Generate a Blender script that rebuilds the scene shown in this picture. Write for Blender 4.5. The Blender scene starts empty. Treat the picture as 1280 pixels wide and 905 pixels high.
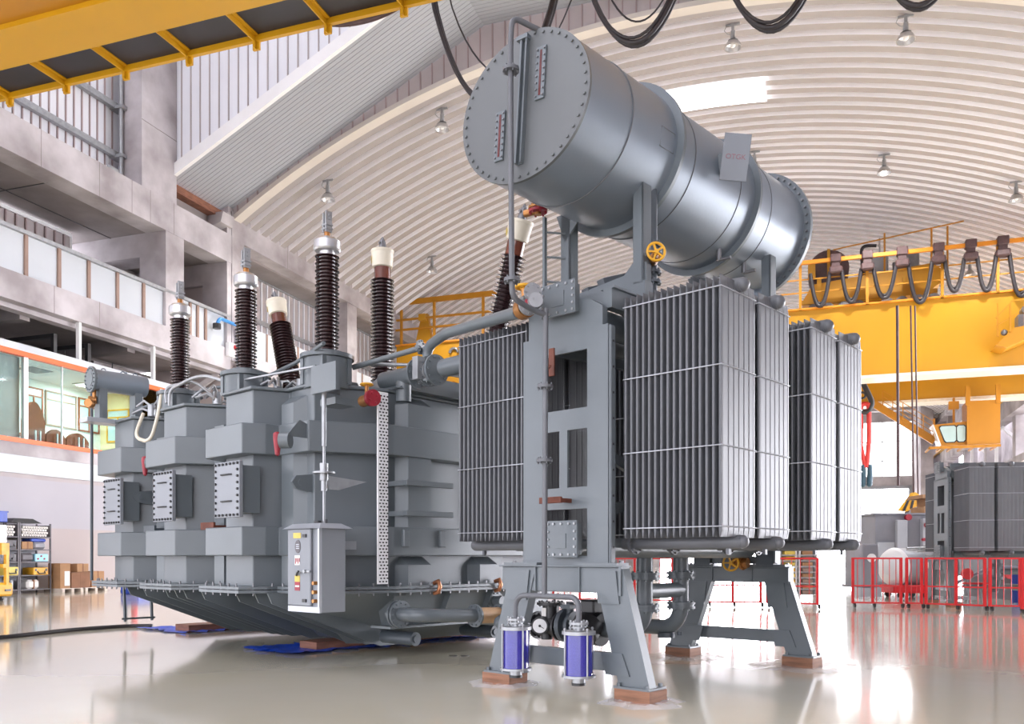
import bpy, bmesh, math, random
from mathutils import Vector, Matrix
random.seed(4)
SC = bpy.context.scene
COL = SC.collection
PI = math.pi
ANG = {'T': -0.743, 'H': -0.3337, 'W': 0.0}     # transformer axes, hall axes, world
ORG = {}

def frame_mat(fr):
    return Matrix.Rotation(ANG[fr], 4, 'Z')

# ---------------------------------------------------------------- materials
def mat(name, col, rough=.45, metal=0.0, var=.10, scale=2.5, bump=0.0, bscale=40, coat=0.0, spec=.5,
        col2=None, emit=0.0, stretch=None, ior=None, detail=4):
    m = bpy.data.materials.new(name)
    m.use_nodes = True
    nt = m.node_tree
    b = nt.nodes['Principled BSDF']
    b.inputs['Roughness'].default_value = rough
    b.inputs['Metallic'].default_value = metal
    b.inputs['Specular IOR Level'].default_value = spec
    b.inputs['Coat Weight'].default_value = coat
    b.inputs['Coat Roughness'].default_value = .08
    tc = nt.nodes.new('ShaderNodeTexCoord')
    src = tc.outputs['Object']
    if stretch:
        mp = nt.nodes.new('ShaderNodeMapping')
        mp.inputs['Scale'].default_value = stretch
        nt.links.new(src, mp.inputs['Vector'])
        src = mp.outputs['Vector']
    n = nt.nodes.new('ShaderNodeTexNoise')
    n.inputs['Scale'].default_value = scale
    n.inputs['Detail'].default_value = detail
    nt.links.new(src, n.inputs['Vector'])
    r = nt.nodes.new('ShaderNodeValToRGB')
    c2 = col2 or tuple(c * (1 - var) for c in col)
    c1 = col if col2 else tuple(min(1, c * (1 + var)) for c in col)
    r.color_ramp.elements[0].position = .32
    r.color_ramp.elements[1].position = .68
    r.color_ramp.elements[0].color = (*c2, 1)
    r.color_ramp.elements[1].color = (*c1, 1)
    nt.links.new(n.outputs['Fac'], r.inputs['Fac'])
    nt.links.new(r.outputs['Color'], b.inputs['Base Color'])
    if emit:
        nt.links.new(r.outputs['Color'], b.inputs['Emission Color'])
        b.inputs['Emission Strength'].default_value = emit
    if bump:
        n2 = nt.nodes.new('ShaderNodeTexNoise')
        n2.inputs['Scale'].default_value = bscale
        n2.inputs['Detail'].default_value = 3
        nt.links.new(src, n2.inputs['Vector'])
        bp = nt.nodes.new('ShaderNodeBump')
        bp.inputs['Strength'].default_value = bump
        bp.inputs['Distance'].default_value = .02
        nt.links.new(n2.outputs['Fac'], bp.inputs['Height'])
        nt.links.new(bp.outputs['Normal'], b.inputs['Normal'])
    return m

M = {}
def defmats():
    A = lambda k, *a, **kw: M.__setitem__(k, mat(k, *a, **kw))
    A('grey', (.130, .150, .165), .34, 0, .07, 1.2, .05, 60)
    A('grey_fin', (.122, .127, .14), .42, 0, .06, 1.5)
    A('grey_tank', (.128, .147, .160), .34, 0, .08, .9, .04, 50)
    A('grey_dark', (.075, .09, .105), .42, 0, .1, 2)
    A('steel_paint', (.215, .25, .29), .36, .3, .05, 1.0, .03, 30)
    A('end_plate', (.11, .118, .122), .45, 0, .06, 1.0)
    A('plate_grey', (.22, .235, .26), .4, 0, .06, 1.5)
    A('chalk', (.26, .12, .14), .6, 0, .1, 5)
    A('light_plate', (.44, .46, .50), .32, .35, .06, 1.5)
    A('galv', (.36, .37, .385), .4, .5, .12, 6)
    A('bolt', (.20, .20, .21), .4, .6, .1, 9)
    A('silver', (.62, .62, .63), .28, .8, .08, 6)
    A('porcelain', (.038, .017, .018), .24, 0, .2, 3, coat=.25)
    A('shed_edge', (.16, .15, .17), .25, 0, .2, 3)
    A('brown_neck', (.13, .035, .02), .2, 0, .2, 3, coat=.5)
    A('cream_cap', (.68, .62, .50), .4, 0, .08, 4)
    A('brass', (.42, .19, .06), .38, .6, .25, 9)
    A('copper', (.48, .20, .10), .35, .8, .2, 9)
    A('handwheel', (.70, .36, .02), .4, 0, .15, 5)
    A('red_cap', (.30, .02, .035), .45, 0, .2, 5)
    A('red', (.62, .015, .02), .4, 0, .1, 5)
    A('pink_red', (.60, .03, .05), .4, 0, .12, 5)
    A('rust', (.13, .035, .018), .6, 0, .3, 8)
    A('gauge_slot', (.10, .012, .010), .3, 0, .2, 5)
    A('wood', (.27, .125, .07), .6, 0, .3, 3, stretch=(1, 1, 9), bump=.1)
    A('timber', (.21, .085, .05), .65, 0, .3, 3, stretch=(1, 1, 6), bump=.1)
    A('tarp', (.012, .075, .62), .35, 0, .35, 7, bump=.5, bscale=9)
    A('film', (.80, .78, .80), .25, 0, .06, 6)
    M['film'].node_tree.nodes['Principled BSDF'].inputs['Alpha'].default_value = .38
    A('silica', (.020, .016, .28), .14, 0, .16, 140, coat=.8, detail=1)
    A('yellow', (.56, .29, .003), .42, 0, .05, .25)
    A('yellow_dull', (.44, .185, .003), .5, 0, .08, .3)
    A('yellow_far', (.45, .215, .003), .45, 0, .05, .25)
    A('rim', (.60, .55, .50), .6, 0, .06, .4)
    A('orange_y', (.62, .22, .01), .5, 0, .1, .6)
    A('deck', (.016, .016, .026), .45, 0, .35, .8)
    A('cable', (.022, .018, .022), .5, 0, .2, 5)
    A('cable_brown', (.075, .040, .042), .5, 0, .2, 5)
    A('black', (.02, .02, .022), .4, 0, .2, 5)
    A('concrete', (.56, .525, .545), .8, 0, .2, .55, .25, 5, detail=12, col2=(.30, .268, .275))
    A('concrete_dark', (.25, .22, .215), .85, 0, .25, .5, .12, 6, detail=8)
    A('plaster', (.40, .385, .42), .8, 0, .05, .3)
    A('plaster_warm', (.42, .365, .355), .8, 0, .05, .3)
    A('cladding', (.74, .75, .80), .5, 0, .05, .2)
    A('cladding_line', (.34, .26, .26), .6, 0, .1, .5)
    A('cladding_grey', (.42, .37, .37), .6, 0, .12, .5)
    A('roof_blue', (.36, .375, .41), .5, 0, .05, .15)
    A('roof_flank_lit', (.90, .88, .92), .3, 0, .05, .12)  # flank colour with the light it catches painted in
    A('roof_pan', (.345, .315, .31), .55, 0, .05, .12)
    A('white', (.82, .82, .83), .45, 0, .03, 1)
    A('parapet', (.52, .55, .585), .45, 0, .05, .3)
    A('brown_post', (.30, .20, .16), .6, 0, .1, 1)
    A('orange', (.85, .13, .02), .4, 0, .05, 1)
    A('office_wall', (.72, .76, .74), .7, 0, .04, .5)
    A('office_yellow', (.70, .62, .36), .7, 0, .05, .5)
    A('office_pane', (.45, .62, .63), .2, 0, .15, .4)
    A('blue_pipe', (.05, .25, .60), .4, 0, .1, 4)
    A('cardboard', (.36, .20, .10), .8, 0, .15, 2)
    A('cardboard_dark', (.23, .11, .06), .8, 0, .15, 2)
    A('pallet', (.55, .48, .42), .8, 0, .2, 2)
    A('blue', (.02, .06, .38), .4, 0, .15, 3)
    A('light_blue', (.30, .58, .72), .4, 0, .1, 3)
    A('case_dark', (.11, .10, .11), .5, 0, .2, 3)
    A('sofa', (.27, .06, .03), .5, 0, .15, 3)
    A('paper', (.75, .73, .70), .6, 0, .05, 3)
    A('sling_red', (.55, .035, .03), .6, 0, .15, 3)
    A('teal_dark', (.02, .06, .09), .5, 0, .2, 3)
    A('label_yellow', (.65, .50, .10), .5, 0, .05, 9)
    A('tan', (.52, .32, .17), .5, 0, .12, 5)
    A('bg_grey', (.22, .22, .25), .45, 0, .12, 1.2)
    A('bg_light', (.34, .35, .38), .45, 0, .08, 1.2)
    A('lamp_on', (1, 1, 1), .5, 0, 0, 1, emit=6)
    A('screen_white', (.9, .95, 1), .5, 0, 0, 1, emit=2.2)
    # floor: cream epoxy, glossy and faintly wavy
    m = mat('floor_epoxy', (.74, .70, .61), .10, 0, .05, .14, coat=.6, spec=.6, col2=(.67, .61, .44))
    nt = m.node_tree; b = nt.nodes['Principled BSDF']
    tc = nt.nodes.new('ShaderNodeTexCoord')
    n2 = nt.nodes.new('ShaderNodeTexNoise'); n2.inputs['Scale'].default_value = .9; n2.inputs['Detail'].default_value = 2
    nt.links.new(tc.outputs['Object'], n2.inputs['Vector'])
    bp = nt.nodes.new('ShaderNodeBump'); bp.inputs['Strength'].default_value = .16; bp.inputs['Distance'].default_value = .012
    nt.links.new(n2.outputs['Fac'], bp.inputs['Height'])
    nt.links.new(bp.outputs['Normal'], b.inputs['Normal']); nt.links.new(bp.outputs['Normal'], b.inputs['Coat Normal'])
    n3 = nt.nodes.new('ShaderNodeTexNoise'); n3.inputs['Scale'].default_value = .5; n3.inputs['Detail'].default_value = 6
    nt.links.new(tc.outputs['Object'], n3.inputs['Vector'])
    mr = nt.nodes.new('ShaderNodeMapRange'); mr.inputs['To Min'].default_value = .06; mr.inputs['To Max'].default_value = .20
    nt.links.new(n3.outputs['Fac'], mr.inputs['Value']); nt.links.new(mr.outputs['Result'], b.inputs['Roughness'])
    M['floor'] = m
    # clear glass sheet: transparent with a fresnel reflection
    m = bpy.data.materials.new('clear_glass'); m.use_nodes = True
    nt = m.node_tree; nt.nodes.remove(nt.nodes['Principled BSDF'])
    out = nt.nodes['Material Output']
    t = nt.nodes.new('ShaderNodeBsdfTransparent'); t.inputs['Color'].default_value = (.86, .95, .93, 1)
    g = nt.nodes.new('ShaderNodeBsdfGlossy'); g.inputs['Roughness'].default_value = .02
    f = nt.nodes.new('ShaderNodeFresnel'); f.inputs['IOR'].default_value = 1.35
    mx = nt.nodes.new('ShaderNodeMixShader')
    nt.links.new(f.outputs['Fac'], mx.inputs['Fac']); nt.links.new(t.outputs[0], mx.inputs[1]); nt.links.new(g.outputs[0], mx.inputs[2])
    nt.links.new(mx.outputs[0], out.inputs['Surface'])
    M['glass'] = m
    # daylit translucent sheet (skylight / gable window)
    m = bpy.data.materials.new('daylit_sheet'); m.use_nodes = True
    nt = m.node_tree; b = nt.nodes['Principled BSDF']
    b.inputs['Base Color'].default_value = (.9, .92, .95, 1)
    b.inputs['Emission Color'].default_value = (.95, .97, 1, 1)
    b.inputs['Emission Strength'].default_value = 3.0
    n = nt.nodes.new('ShaderNodeTexNoise'); n.inputs['Scale'].default_value = .5
    mr = nt.nodes.new('ShaderNodeMapRange'); mr.inputs['To Min'].default_value = .16; mr.inputs['To Max'].default_value = .3
    tc = nt.nodes.new('ShaderNodeTexCoord'); nt.links.new(tc.outputs['Object'], n.inputs['Vector'])
    nt.links.new(n.outputs['Fac'], mr.inputs['Value']); nt.links.new(mr.outputs['Result'], b.inputs['Roughness'])
    M['daylit'] = m
defmats()

# ---------------------------------------------------------------- mesh builder
def ortho(d):
    d = Vector(d).normalized()
    a = Vector((0, 0, 1)) if abs(d.z) < .9 else Vector((1, 0, 0))
    u = d.cross(a).normalized()
    return u, d.cross(u).normalized()

class MB:
    def __init__(self):
        self.bm = bmesh.new()
    def face(self, pts, smooth=False, mi=0):
        try:
            f = self.bm.faces.new([self.bm.verts.new(p) for p in pts])
            f.smooth = smooth; f.material_index = mi
        except ValueError:
            pass
    def box(self, x0, x1, y0, y1, z0, z1, bev=0, mi=0):
        return self.obox(((x0 + x1) / 2, (y0 + y1) / 2, (z0 + z1) / 2), (abs(x1 - x0), abs(y1 - y0), abs(z1 - z0)), None, bev, mi)
    def obox(self, c, s, rot=None, bev=0, mi=0):
        mtx = Matrix.Translation(c) @ ((rot.to_4x4()) if rot else Matrix()) @ Matrix.Diagonal((*s, 1))
        r = bmesh.ops.create_cube(self.bm, size=1, matrix=mtx)
        fs = set(f for v in r['verts'] for f in v.link_faces)
        for f in fs: f.material_index = mi
        if bev:
            es = list(set(e for v in r['verts'] for e in v.link_edges))
            bmesh.ops.bevel(self.bm, geom=es, offset=bev, segments=1, affect='EDGES', profile=.5, material=mi)
        return self
    def bar(self, p0, p1, w, h, up=(0, 0, 1), bev=0, mi=0):
        p0, p1 = Vector(p0), Vector(p1)
        d = p1 - p0; L = d.length; d.normalize()
        u = Vector(up)
        s = d.cross(u)
        if s.length < 1e-4: s = d.cross(Vector((1, 0, 0)))
        s.normalize(); u = s.cross(d)
        R = Matrix((s, d, u)).transposed()
        return self.obox((p0 + p1) / 2, (w, L, h), R, bev, mi)
    def cyl(self, p0, p1, r, n=20, r2=None, cap=True, mi=0):
        p0, p1 = Vector(p0), Vector(p1); r2 = r if r2 is None else r2
        u, v = ortho(p1 - p0)
        ring = lambda p, q: [p + q * (math.cos(2 * PI * i / n) * u + math.sin(2 * PI * i / n) * v) for i in range(n)]
        a = [self.bm.verts.new(p) for p in ring(p0, r)]; b = [self.bm.verts.new(p) for p in ring(p1, r2)]
        for i in range(n):
            j = (i + 1) % n
            f = self.bm.faces.new((a[i], b[i], b[j], a[j])); f.smooth = n > 6; f.material_index = mi
        if cap:
            if r > 1e-5: self.face(ring(p0, r), mi=mi)
            if r2 > 1e-5: self.face(list(reversed(ring(p1, r2))), mi=mi)
        return self
    def tube(self, pts, r, n=8, closed=False, mi=0):
        pts = [Vector(p) for p in pts]
        N = len(pts); rings = []
        t0 = (pts[1] - pts[0]).normalized(); u, v = ortho(t0)
        for k in range(N):
            a = pts[k - 1] if k else (pts[-1] if closed else pts[0]); c = pts[(k + 1) % N] if (k < N - 1 or closed) else pts[k]
            t = (c - a).normalized()
            u = (u - t * u.dot(t)).normalized(); v = t.cross(u)
            rr = r[k] if isinstance(r, (list, tuple)) else r
            rings.append([self.bm.verts.new(pts[k] + rr * (math.cos(2 * PI * i / n) * u + math.sin(2 * PI * i / n) * v)) for i in range(n)])
        for k in range(N if closed else N - 1):
            A, B = rings[k], rings[(k + 1) % N]
            for i in range(n):
                f = self.bm.faces.new((A[i], A[(i + 1) % n], B[(i + 1) % n], B[i])); f.smooth = True; f.material_index = mi
        if not closed:
            self.face([x.co for x in reversed(rings[0])], mi=mi); self.face([x.co for x in rings[-1]], mi=mi)
        return self
    def lathe(self, prof, base=(0, 0, 0), axis=(0, 0, 1), n=32, mi=0, sharp=None):
        base = Vector(base); ax = Vector(axis).normalized(); u, v = ortho(ax)
        def ring(r, z): return [self.bm.verts.new(base + ax * z + max(r, 1e-4) * (math.cos(2 * PI * i / n) * u + math.sin(2 * PI * i / n) * v)) for i in range(n)]
        for (r0, z0), (r1, z1) in zip(prof[:-1], prof[1:]):
            A, B = ring(r0, z0), ring(r1, z1)
            for i in range(n):
                j = (i + 1) % n
                f = self.bm.faces.new((A[i], A[j], B[j], B[i])); f.smooth = True; f.material_index = mi
        return self
    def prism(self, poly, plane, c0, c1, mi=0, caps=True):
        mp = {'xy': lambda a, b, c: (a, b, c), 'xz': lambda a, b, c: (a, c, b), 'yz': lambda a, b, c: (c, a, b)}[plane]
        n = len(poly)
        A = [self.bm.verts.new(mp(a, b, c0)) for a, b in poly]; B = [self.bm.verts.new(mp(a, b, c1)) for a, b in poly]
        for i in range(n):
            j = (i + 1) % n
            self.bm.faces.new((A[i], A[j], B[j], B[i])).material_index = mi
        if caps:
            self.bm.faces.new(list(reversed(A))).material_index = mi; self.bm.faces.new(B).material_index = mi
        return self
    def loft(self, polys, mi=0, smooth=False):
        R = [[self.bm.verts.new(p) for p in q] for q in polys]; n = len(R[0])
        for A, B in zip(R[:-1], R[1:]):
            for i in range(n):
                j = (i + 1) % n
                f = self.bm.faces.new((A[i], A[j], B[j], B[i])); f.smooth = smooth; f.material_index = mi
        self.bm.faces.new(list(reversed(R[0]))).material_index = mi; self.bm.faces.new(R[-1]).material_index = mi
        return self
    def bolts(self, pts, axis, r=.012, h=.014, mi=0):
        a = Vector(axis).normalized()
        for p in pts:
            p = Vector(p); self.cyl(p - a * .004, p + a * h, r, 6, mi=mi)
        return self
    def ball(self, c, r, n=12, mi=0):
        k = bmesh.ops.create_uvsphere(self.bm, u_segments=n, v_segments=max(6, n // 2), radius=r, matrix=Matrix.Translation(c))
        for f in set(f for v in k['verts'] for f in v.link_faces): f.smooth = True; f.material_index = mi
        return self
    def mesh(self, name, mats, off):
        bmesh.ops.recalc_face_normals(self.bm, faces=self.bm.faces)
        if off is not None and Vector(off).length > 0:
            bmesh.ops.translate(self.bm, vec=-Vector(off), verts=self.bm.verts)
        me = bpy.data.meshes.new(name)
        self.bm.to_mesh(me); self.bm.free()
        for x in (mats if isinstance(mats, (list, tuple)) else [mats]):
            me.materials.append(M[x])
        return me
    def build(self, name, mats, parent=None, label=None, kind=None):
        root = parent
        while root is not None and root.parent is not None: root = root.parent
        o = bpy.data.objects.new(name, self.mesh(name, mats, ORG.get(root.name) if root else None))
        COL.objects.link(o)
        if parent is not None: o.parent = parent
        if label: o['label'] = label
        if kind: o['kind'] = kind
        return o

def absorb(o, mb, matn):
    """add small fixings (bolts, studs) to the plate they sit in"""
    root = o
    while root.parent is not None: root = root.parent
    me = mb.mesh('fixings', matn, ORG.get(root.name))
    b = bmesh.new(); b.from_mesh(o.data); k = len(b.faces); n = len(o.data.materials)
    b.from_mesh(me); b.faces.ensure_lookup_table()
    for f in b.faces[k:]: f.material_index = n
    o.data.materials.append(M[matn]); b.to_mesh(o.data); b.free(); bpy.data.meshes.remove(me)

def place(o, loc, fr, rz=0, local=False, at=None, sc=1.0):
    o.location = frame_mat(fr) @ Vector(at if at else loc); o.scale = (sc, sc, sc)
    o.rotation_euler = (0, 0, ANG[fr] + rz)
    ORG[o.name] = Vector((0, 0, 0)) if local else Vector(loc)

def tag(o, label, cat, group=None):
    o['label'] = label; o['category'] = cat
    if group: o['group'] = group
    return o

def thing(name, label, cat, loc=(0, 0, 0), fr='T', rz=0, group=None, local=False, at=None, sc=1.0):
    o = bpy.data.objects.new(name, None); COL.objects.link(o)
    o.empty_display_size = .2
    place(o, loc, fr, rz, local, at, sc)
    return tag(o, label, cat, group)

def solo(mb, name, mats, label, cat, loc=(0, 0, 0), fr='T', rz=0, group=None, local=False, kind=None):
    o = bpy.data.objects.new(name, mb.mesh(name, mats, None if local else loc)); COL.objects.link(o)
    place(o, loc, fr, rz, local)
    if kind: o['kind'] = kind
    return tag(o, label, cat, group)

def struct(mb, name, mats, fr='H', parent=None):
    o = bpy.data.objects.new(name, mb.mesh(name, mats, None)); COL.objects.link(o)
    if parent is None:
        o.rotation_euler = (0, 0, ANG[fr]); o['kind'] = 'structure'
    else:
        o.parent = parent
    return o

def copy_tree(o, parent=None):
    c = o.copy(); COL.objects.link(c)
    c.parent = parent
    for ch in list(o.children): copy_tree(ch, c)
    return c

def arc(c, a0, a1, r, ex, ey, n=8):
    c, ex, ey = Vector(c), Vector(ex), Vector(ey)
    return [c + r * (math.cos(a0 + (a1 - a0) * i / n) * ex + math.sin(a0 + (a1 - a0) * i / n) * ey) for i in range(n + 1)]

def fillet(pts, r, n=6):
    pts = [Vector(p) for p in pts]; out = [pts[0]]
    for a, b, c in zip(pts[:-2], pts[1:-1], pts[2:]):
        d0, d1 = (a - b), (c - b); k = min(r, d0.length * .45, d1.length * .45)
        p, q = b + d0.normalized() * k, b + d1.normalized() * k
        for i in range(n + 1):
            t = i / n
            out.append((1 - t) ** 2 * p + 2 * t * (1 - t) * b + t * t * q)
    out.append(pts[-1]); return out

def flange(mb, p, ax, r, t=.03, nb=12, mi=0, br=.012):
    p = Vector(p); a = Vector(ax).normalized(); u, v = ortho(a)
    mb.cyl(p - a * t / 2, p + a * t / 2, r, 28, mi=mi)
    for i in range(nb):
        q = p + r * .82 * (math.cos(2 * PI * i / nb) * u + math.sin(2 * PI * i / nb) * v)
        mb.cyl(q - a * (t / 2 + .018), q + a * (t / 2 + .018), br, 6, mi=mi)

def text_mesh(body, size, depth=.002):
    cu = bpy.data.curves.new('lettering', 'FONT'); cu.body = body; cu.size = size; cu.extrude = depth
    cu.align_x = 'CENTER'; cu.align_y = 'CENTER'
    ob = bpy.data.objects.new('lettering_tmp', cu); COL.objects.link(ob)
    dg = bpy.context.evaluated_depsgraph_get()
    me = bpy.data.meshes.new_from_object(ob.evaluated_get(dg))
    bpy.data.objects.remove(ob); bpy.data.curves.remove(cu)
    return me

# ================================================================ HALL
WX = -27.8
mb = MB(); mb.box(-36, 50, -30, 125.4, -.3, 0); struct(mb, 'floor', 'floor')
mb = MB(); mb.box(-60, 80, 125.4, 260, -.4, -.1); struct(mb, 'trim_1', 'concrete')      # yard beyond the door

def ribbed(mb, x0, x1, z0f, z1f, y, pitch=.45, w=.07, d=.05, axis='x'):
    x = x0 + pitch / 2
    while x < x1:
        a, b = z0f(x), z1f(x)
        if b - a > .05:
            if axis == 'x': mb.box(x - w / 2, x + w / 2, y - d, y, a, b)
            else: mb.box(y, y + d, x - w / 2, x + w / 2, a, b)
        x += pitch

# ---- left wall, lower storey
mb = MB()
mb.box(-28.3, WX, 10, 125, 0, 2.45)
wl = struct(mb, 'wall_left', 'plaster_warm')
mb = MB(); mb.box(-28.3, WX, 10, 125, 2.45, 4.28); struct(mb, 'wall_left', 'plaster')
mb = MB(); mb.box(-28.3, WX - .05, 10, 125, 4.28, 4.45); struct(mb, 'trim_2', 'cladding_grey')
mb = MB(); mb.box(-28.3, WX + .03, 10, 125, 4.45, 5.12); struct(mb, 'trim_3', 'parapet')
mb = MB(); mb.box(-34, WX + .06, 10, 36.4, 5.12, 5.58); struct(mb, 'trim_4', 'concrete')
# orange bands and the white head strip of the office
mb = MB(); mb.box(-27.95, WX + .1, 10, 32.6, 5.58, 5.75); struct(mb, 'trim_5', 'orange')
mb = MB(); mb.box(-27.95, WX + .1, 10, 32.6, 8.82, 9.0); struct(mb, 'trim_6', 'orange')
mb = MB(); mb.box(-33.6, WX + .1, 10, 32.6, 9.0, 9.26); struct(mb, 'trim_7', 'parapet')
# office interior
mb = MB(); mb.box(-31.2, -31.0, 10, 31.6, 5.58, 9.0); struct(mb, 'wall_back', 'office_wall')
mb = MB(); mb.box(-31.2, -28.9, 31.4, 31.6, 5.58, 9.0); mb.box(-28.9, WX, 32.45, 32.6, 5.58, 9.0); mb.box(-29.0, -28.9, 31.6, 32.6, 5.58, 9.0); struct(mb, 'wall_back', 'office_yellow')
mb = MB(); mb.box(-33.4, -28.0, 10, 32.45, 8.84, 8.9); struct(mb, 'ceiling', 'white')
mb = MB(); mb.box(-29.0, -28.15, 24.35, 24.55, 5.75, 8.82); mb.box(-28.25, -28.1, 23.75, 24.55, 5.75, 8.82); mb.box(-28.25, -28.1, 21.8, 23.75, 5.75, 6.5); mb.box(-28.25, -28.1, 21.8, 23.75, 8.3, 8.82); struct(mb, 'wall_left', 'concrete')
def inner_window(n, x0, x1, y, z0, z1, fm_, axis):
    fr_ = MB(); w = .07
    def B(m, a0, a1, b0, b1):
        if axis == 'y': m.box(y, y + .06, a0, a1, b0, b1)
        else: m.box(a0, a1, y - .06, y, b0, b1)
    B(fr_, x0, x1, z0, z0 + w); B(fr_, x0, x1, z1 - w, z1); B(fr_, x0, x0 + w, z0, z1); B(fr_, x1 - w, x1, z0, z1)
    B(fr_, (x0 + x1) / 2 - w / 2, (x0 + x1) / 2 + w / 2, z0, z1 - .35); B(fr_, x0, x1, z1 - .40, z1 - .34)
    o = struct(fr_, 'window_%d' % n, fm_)
    g = MB()
    if axis == 'y': g.box(y + .01, y + .03, x0, x1, z0, z1)
    else: g.box(x0, x1, y - .03, y - .01, z0, z1)
    p = g.build('pane', 'office_pane'); p.parent = o
for i, (ya, yb) in enumerate(((27.3, 28.22), (28.34, 30.0), (30.1, 31.3))):
    inner_window(i + 1, ya, yb, -31.0, 7.0, 8.5, 'sofa' if i % 2 == 0 else 'brown_post', 'y')
inner_window(4, -30.6, -29.3, 31.4, 6.6, 8.1, 'handwheel', 'x')
inner_window(5, 23.2, 26.6, -31.0, 6.6, 8.4, 'brown_post', 'y')
# office glazing facing the hall, one pane per bay with a white mullion
g = MB()
for a, b in ((10, 18.0), (18.1, 24.5), (24.68, 26.25), (26.28, 32.5)): g.box(-27.86, -27.84, a, b, 5.75, 8.84)
o = struct(g, 'window_6', 'glass')
f = MB(); f.box(-27.95, WX, 24.5, 24.68, 5.75, 8.84); f.box(-27.9, -27.82, 26.25, 26.28, 5.75, 8.84); f.box(-27.95, WX, 18.0, 18.1, 5.75, 8.84)
p = f.build('mullion', 'white'); p.parent = o
# ---- services recess above the office
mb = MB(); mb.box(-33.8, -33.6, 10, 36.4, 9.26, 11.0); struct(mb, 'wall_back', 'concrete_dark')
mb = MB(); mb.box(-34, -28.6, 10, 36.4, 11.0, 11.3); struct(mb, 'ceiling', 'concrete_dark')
mb = MB()
for y in (14, 19.5, 25.0, 30.5): mb.box(-33.6, -28.6, y, y + .45, 10.45, 11.0)
struct(mb, 'trim_8', 'concrete_dark')
mb = MB()
for y in (16.9, 22.8, 27.1, 31.25): mb.box(-27.95, -27.78, y - .06, y + .06, 9.26, 10.8)
struct(mb, 'trim_9', 'white')
mb = MB()
for y in (22.6, 26.2, 27.9):
    mb.box(-31.5, -28.2, y, y + .16, 10.0, 10.16); mb.box(-28.36, -28.2, y, y + .16, 9.26, 10.1)
mb.box(-30.6, -30.45, 18, 32, 9.75, 9.9)
for y in (24.3, 28.9, 31.6, 20.2): mb.cyl((-30.5, y, 9.26), (-30.5, y, 10.3), .03, 6)
for y in (26.9, 30.2, 23.5): mb.box(-30.65, -30.4, y, y + .15, 9.26, 9.8)
struct(mb, 'trim_10', 'black')
mb = MB(); mb.box(-28.6, WX + .1, 10, 36.5, 10.78, 11.85)
mb.box(-28.6, WX - .35, 10, 36.5, 10.6, 10.8); struct(mb, 'trim_11', 'concrete')
mb = MB()
for y in (22, 25.75, 28.0, 33.2): mb.box(WX + .098, WX + .104, y, y + .03, 10.78, 11.85)
struct(mb, 'trim_12', 'concrete_dark')
# office end: low storey past the office
mb = MB(); mb.box(-33, -32.6, 32.6, 125, 5.12, 10.8); struct(mb, 'wall_back', 'concrete')
mb = MB(); mb.bar((-31.5, 35.2, 8.2), (-28.3, 36.3, 10.6), .25, .25); struct(mb, 'trim_13', 'concrete')
mb = MB(); mb.box(-32.6, -27.85, 36.5, 36.9, 5.12, 17); struct(mb, 'wall_back', 'plaster_warm')
# ---- parapet with posts
mb = MB(); mb.box(-27.98, -27.88, 10, 36.6, 11.85, 13.42); struct(mb, 'trim_14', 'parapet')
mb = MB()
for y in (13.5, 15.1, 16.7, 18.3, 19.9, 21.5, 23.1, 24.61, 26.12, 27.59, 29.13, 30.65, 32.13, 33.67, 34.2, 34.78, 36.47):
    mb.box(-27.9, -27.8, y - .07, y + .07, 11.85, 13.45)
struct(mb, 'trim_15', 'brown_post')
mb = MB(); mb.box(-28.1, -27.72, 10, 36.6, 13.42, 13.56); struct(mb, 'trim_16', 'galv')
# ---- upper recess
mb = MB(); mb.box(-32.2, -32.0, 10, 30.6, 11.3, 15.95); struct(mb, 'wall_back', 'cladding_grey')
mb = MB(); ribbed(mb, 10, 30.6, lambda x: 11.3, lambda x: 15.95, -32.0, .5, .07, .08, 'y'); struct(mb, 'trim_17', 'cladding_line')
mb = MB(); mb.box(-32.1, -31.9, 10, 30.6, 15.95, 16.12); mb.cyl((-32, 30.65, 11.3), (-32, 30.65, 16.1), .07, 8); struct(mb, 'trim_18', 'white')  # white strip stands in for the bright gap under the soffit
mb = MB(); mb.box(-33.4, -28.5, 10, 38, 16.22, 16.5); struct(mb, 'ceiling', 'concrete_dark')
mb = MB()
for y in (20.5, 26.3): mb.box(-33, -28.6, y, y + .04, 16.2, 16.23)
mb.box(-30.9, -30.86, 10, 32, 16.2, 16.23); struct(mb, 'trim_19', 'black')
def cross_wall(y0, y1, z1=16.22):
    m = MB()
    m.box(-33.4, -31.6, y0, y1, 11.3, z1); m.box(-31.6, -29.2, y0, y1, 15.15, z1); m.box(-29.2, -27.72, y0, y1, 11.3, z1)
    return m
struct(cross_wall(31.9, 33.1), 'wall_back', 'concrete')
struct(cross_wall(36.25, 37.6, 18.7), 'wall_back', 'concrete')
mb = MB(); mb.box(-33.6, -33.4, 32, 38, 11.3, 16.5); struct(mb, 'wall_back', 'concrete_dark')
# beam B and the spring beam of the vault
mb = MB(); mb.box(-28.8, WX + .1, 10, 37.6, 16.2, 17.62); struct(mb, 'trim_20', 'concrete')
mb = MB()
for y in (25.15, 28.0, 29.8, 30.9, 32.4): mb.box(WX + .098, WX + .104, y, y + .025, 16.2, 17.62)
struct(mb, 'trim_21', 'concrete_dark')
mb = MB(); mb.box(-28.8, WX + .1, 37.6, 125, 17.5, 18.85); struct(mb, 'trim_22', 'concrete')
mb = MB(); mb.box(-28.4, WX + .12, 36.6, 37.6, 11.3, 18.85); struct(mb, 'trim_23', 'concrete')
mb = MB()
for y in (41.5, 46.2, 52, 58, 64): mb.box(WX + .098, WX + .104, y, y + .03, 17.5, 18.85)
struct(mb, 'trim_24', 'concrete_dark')
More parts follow.
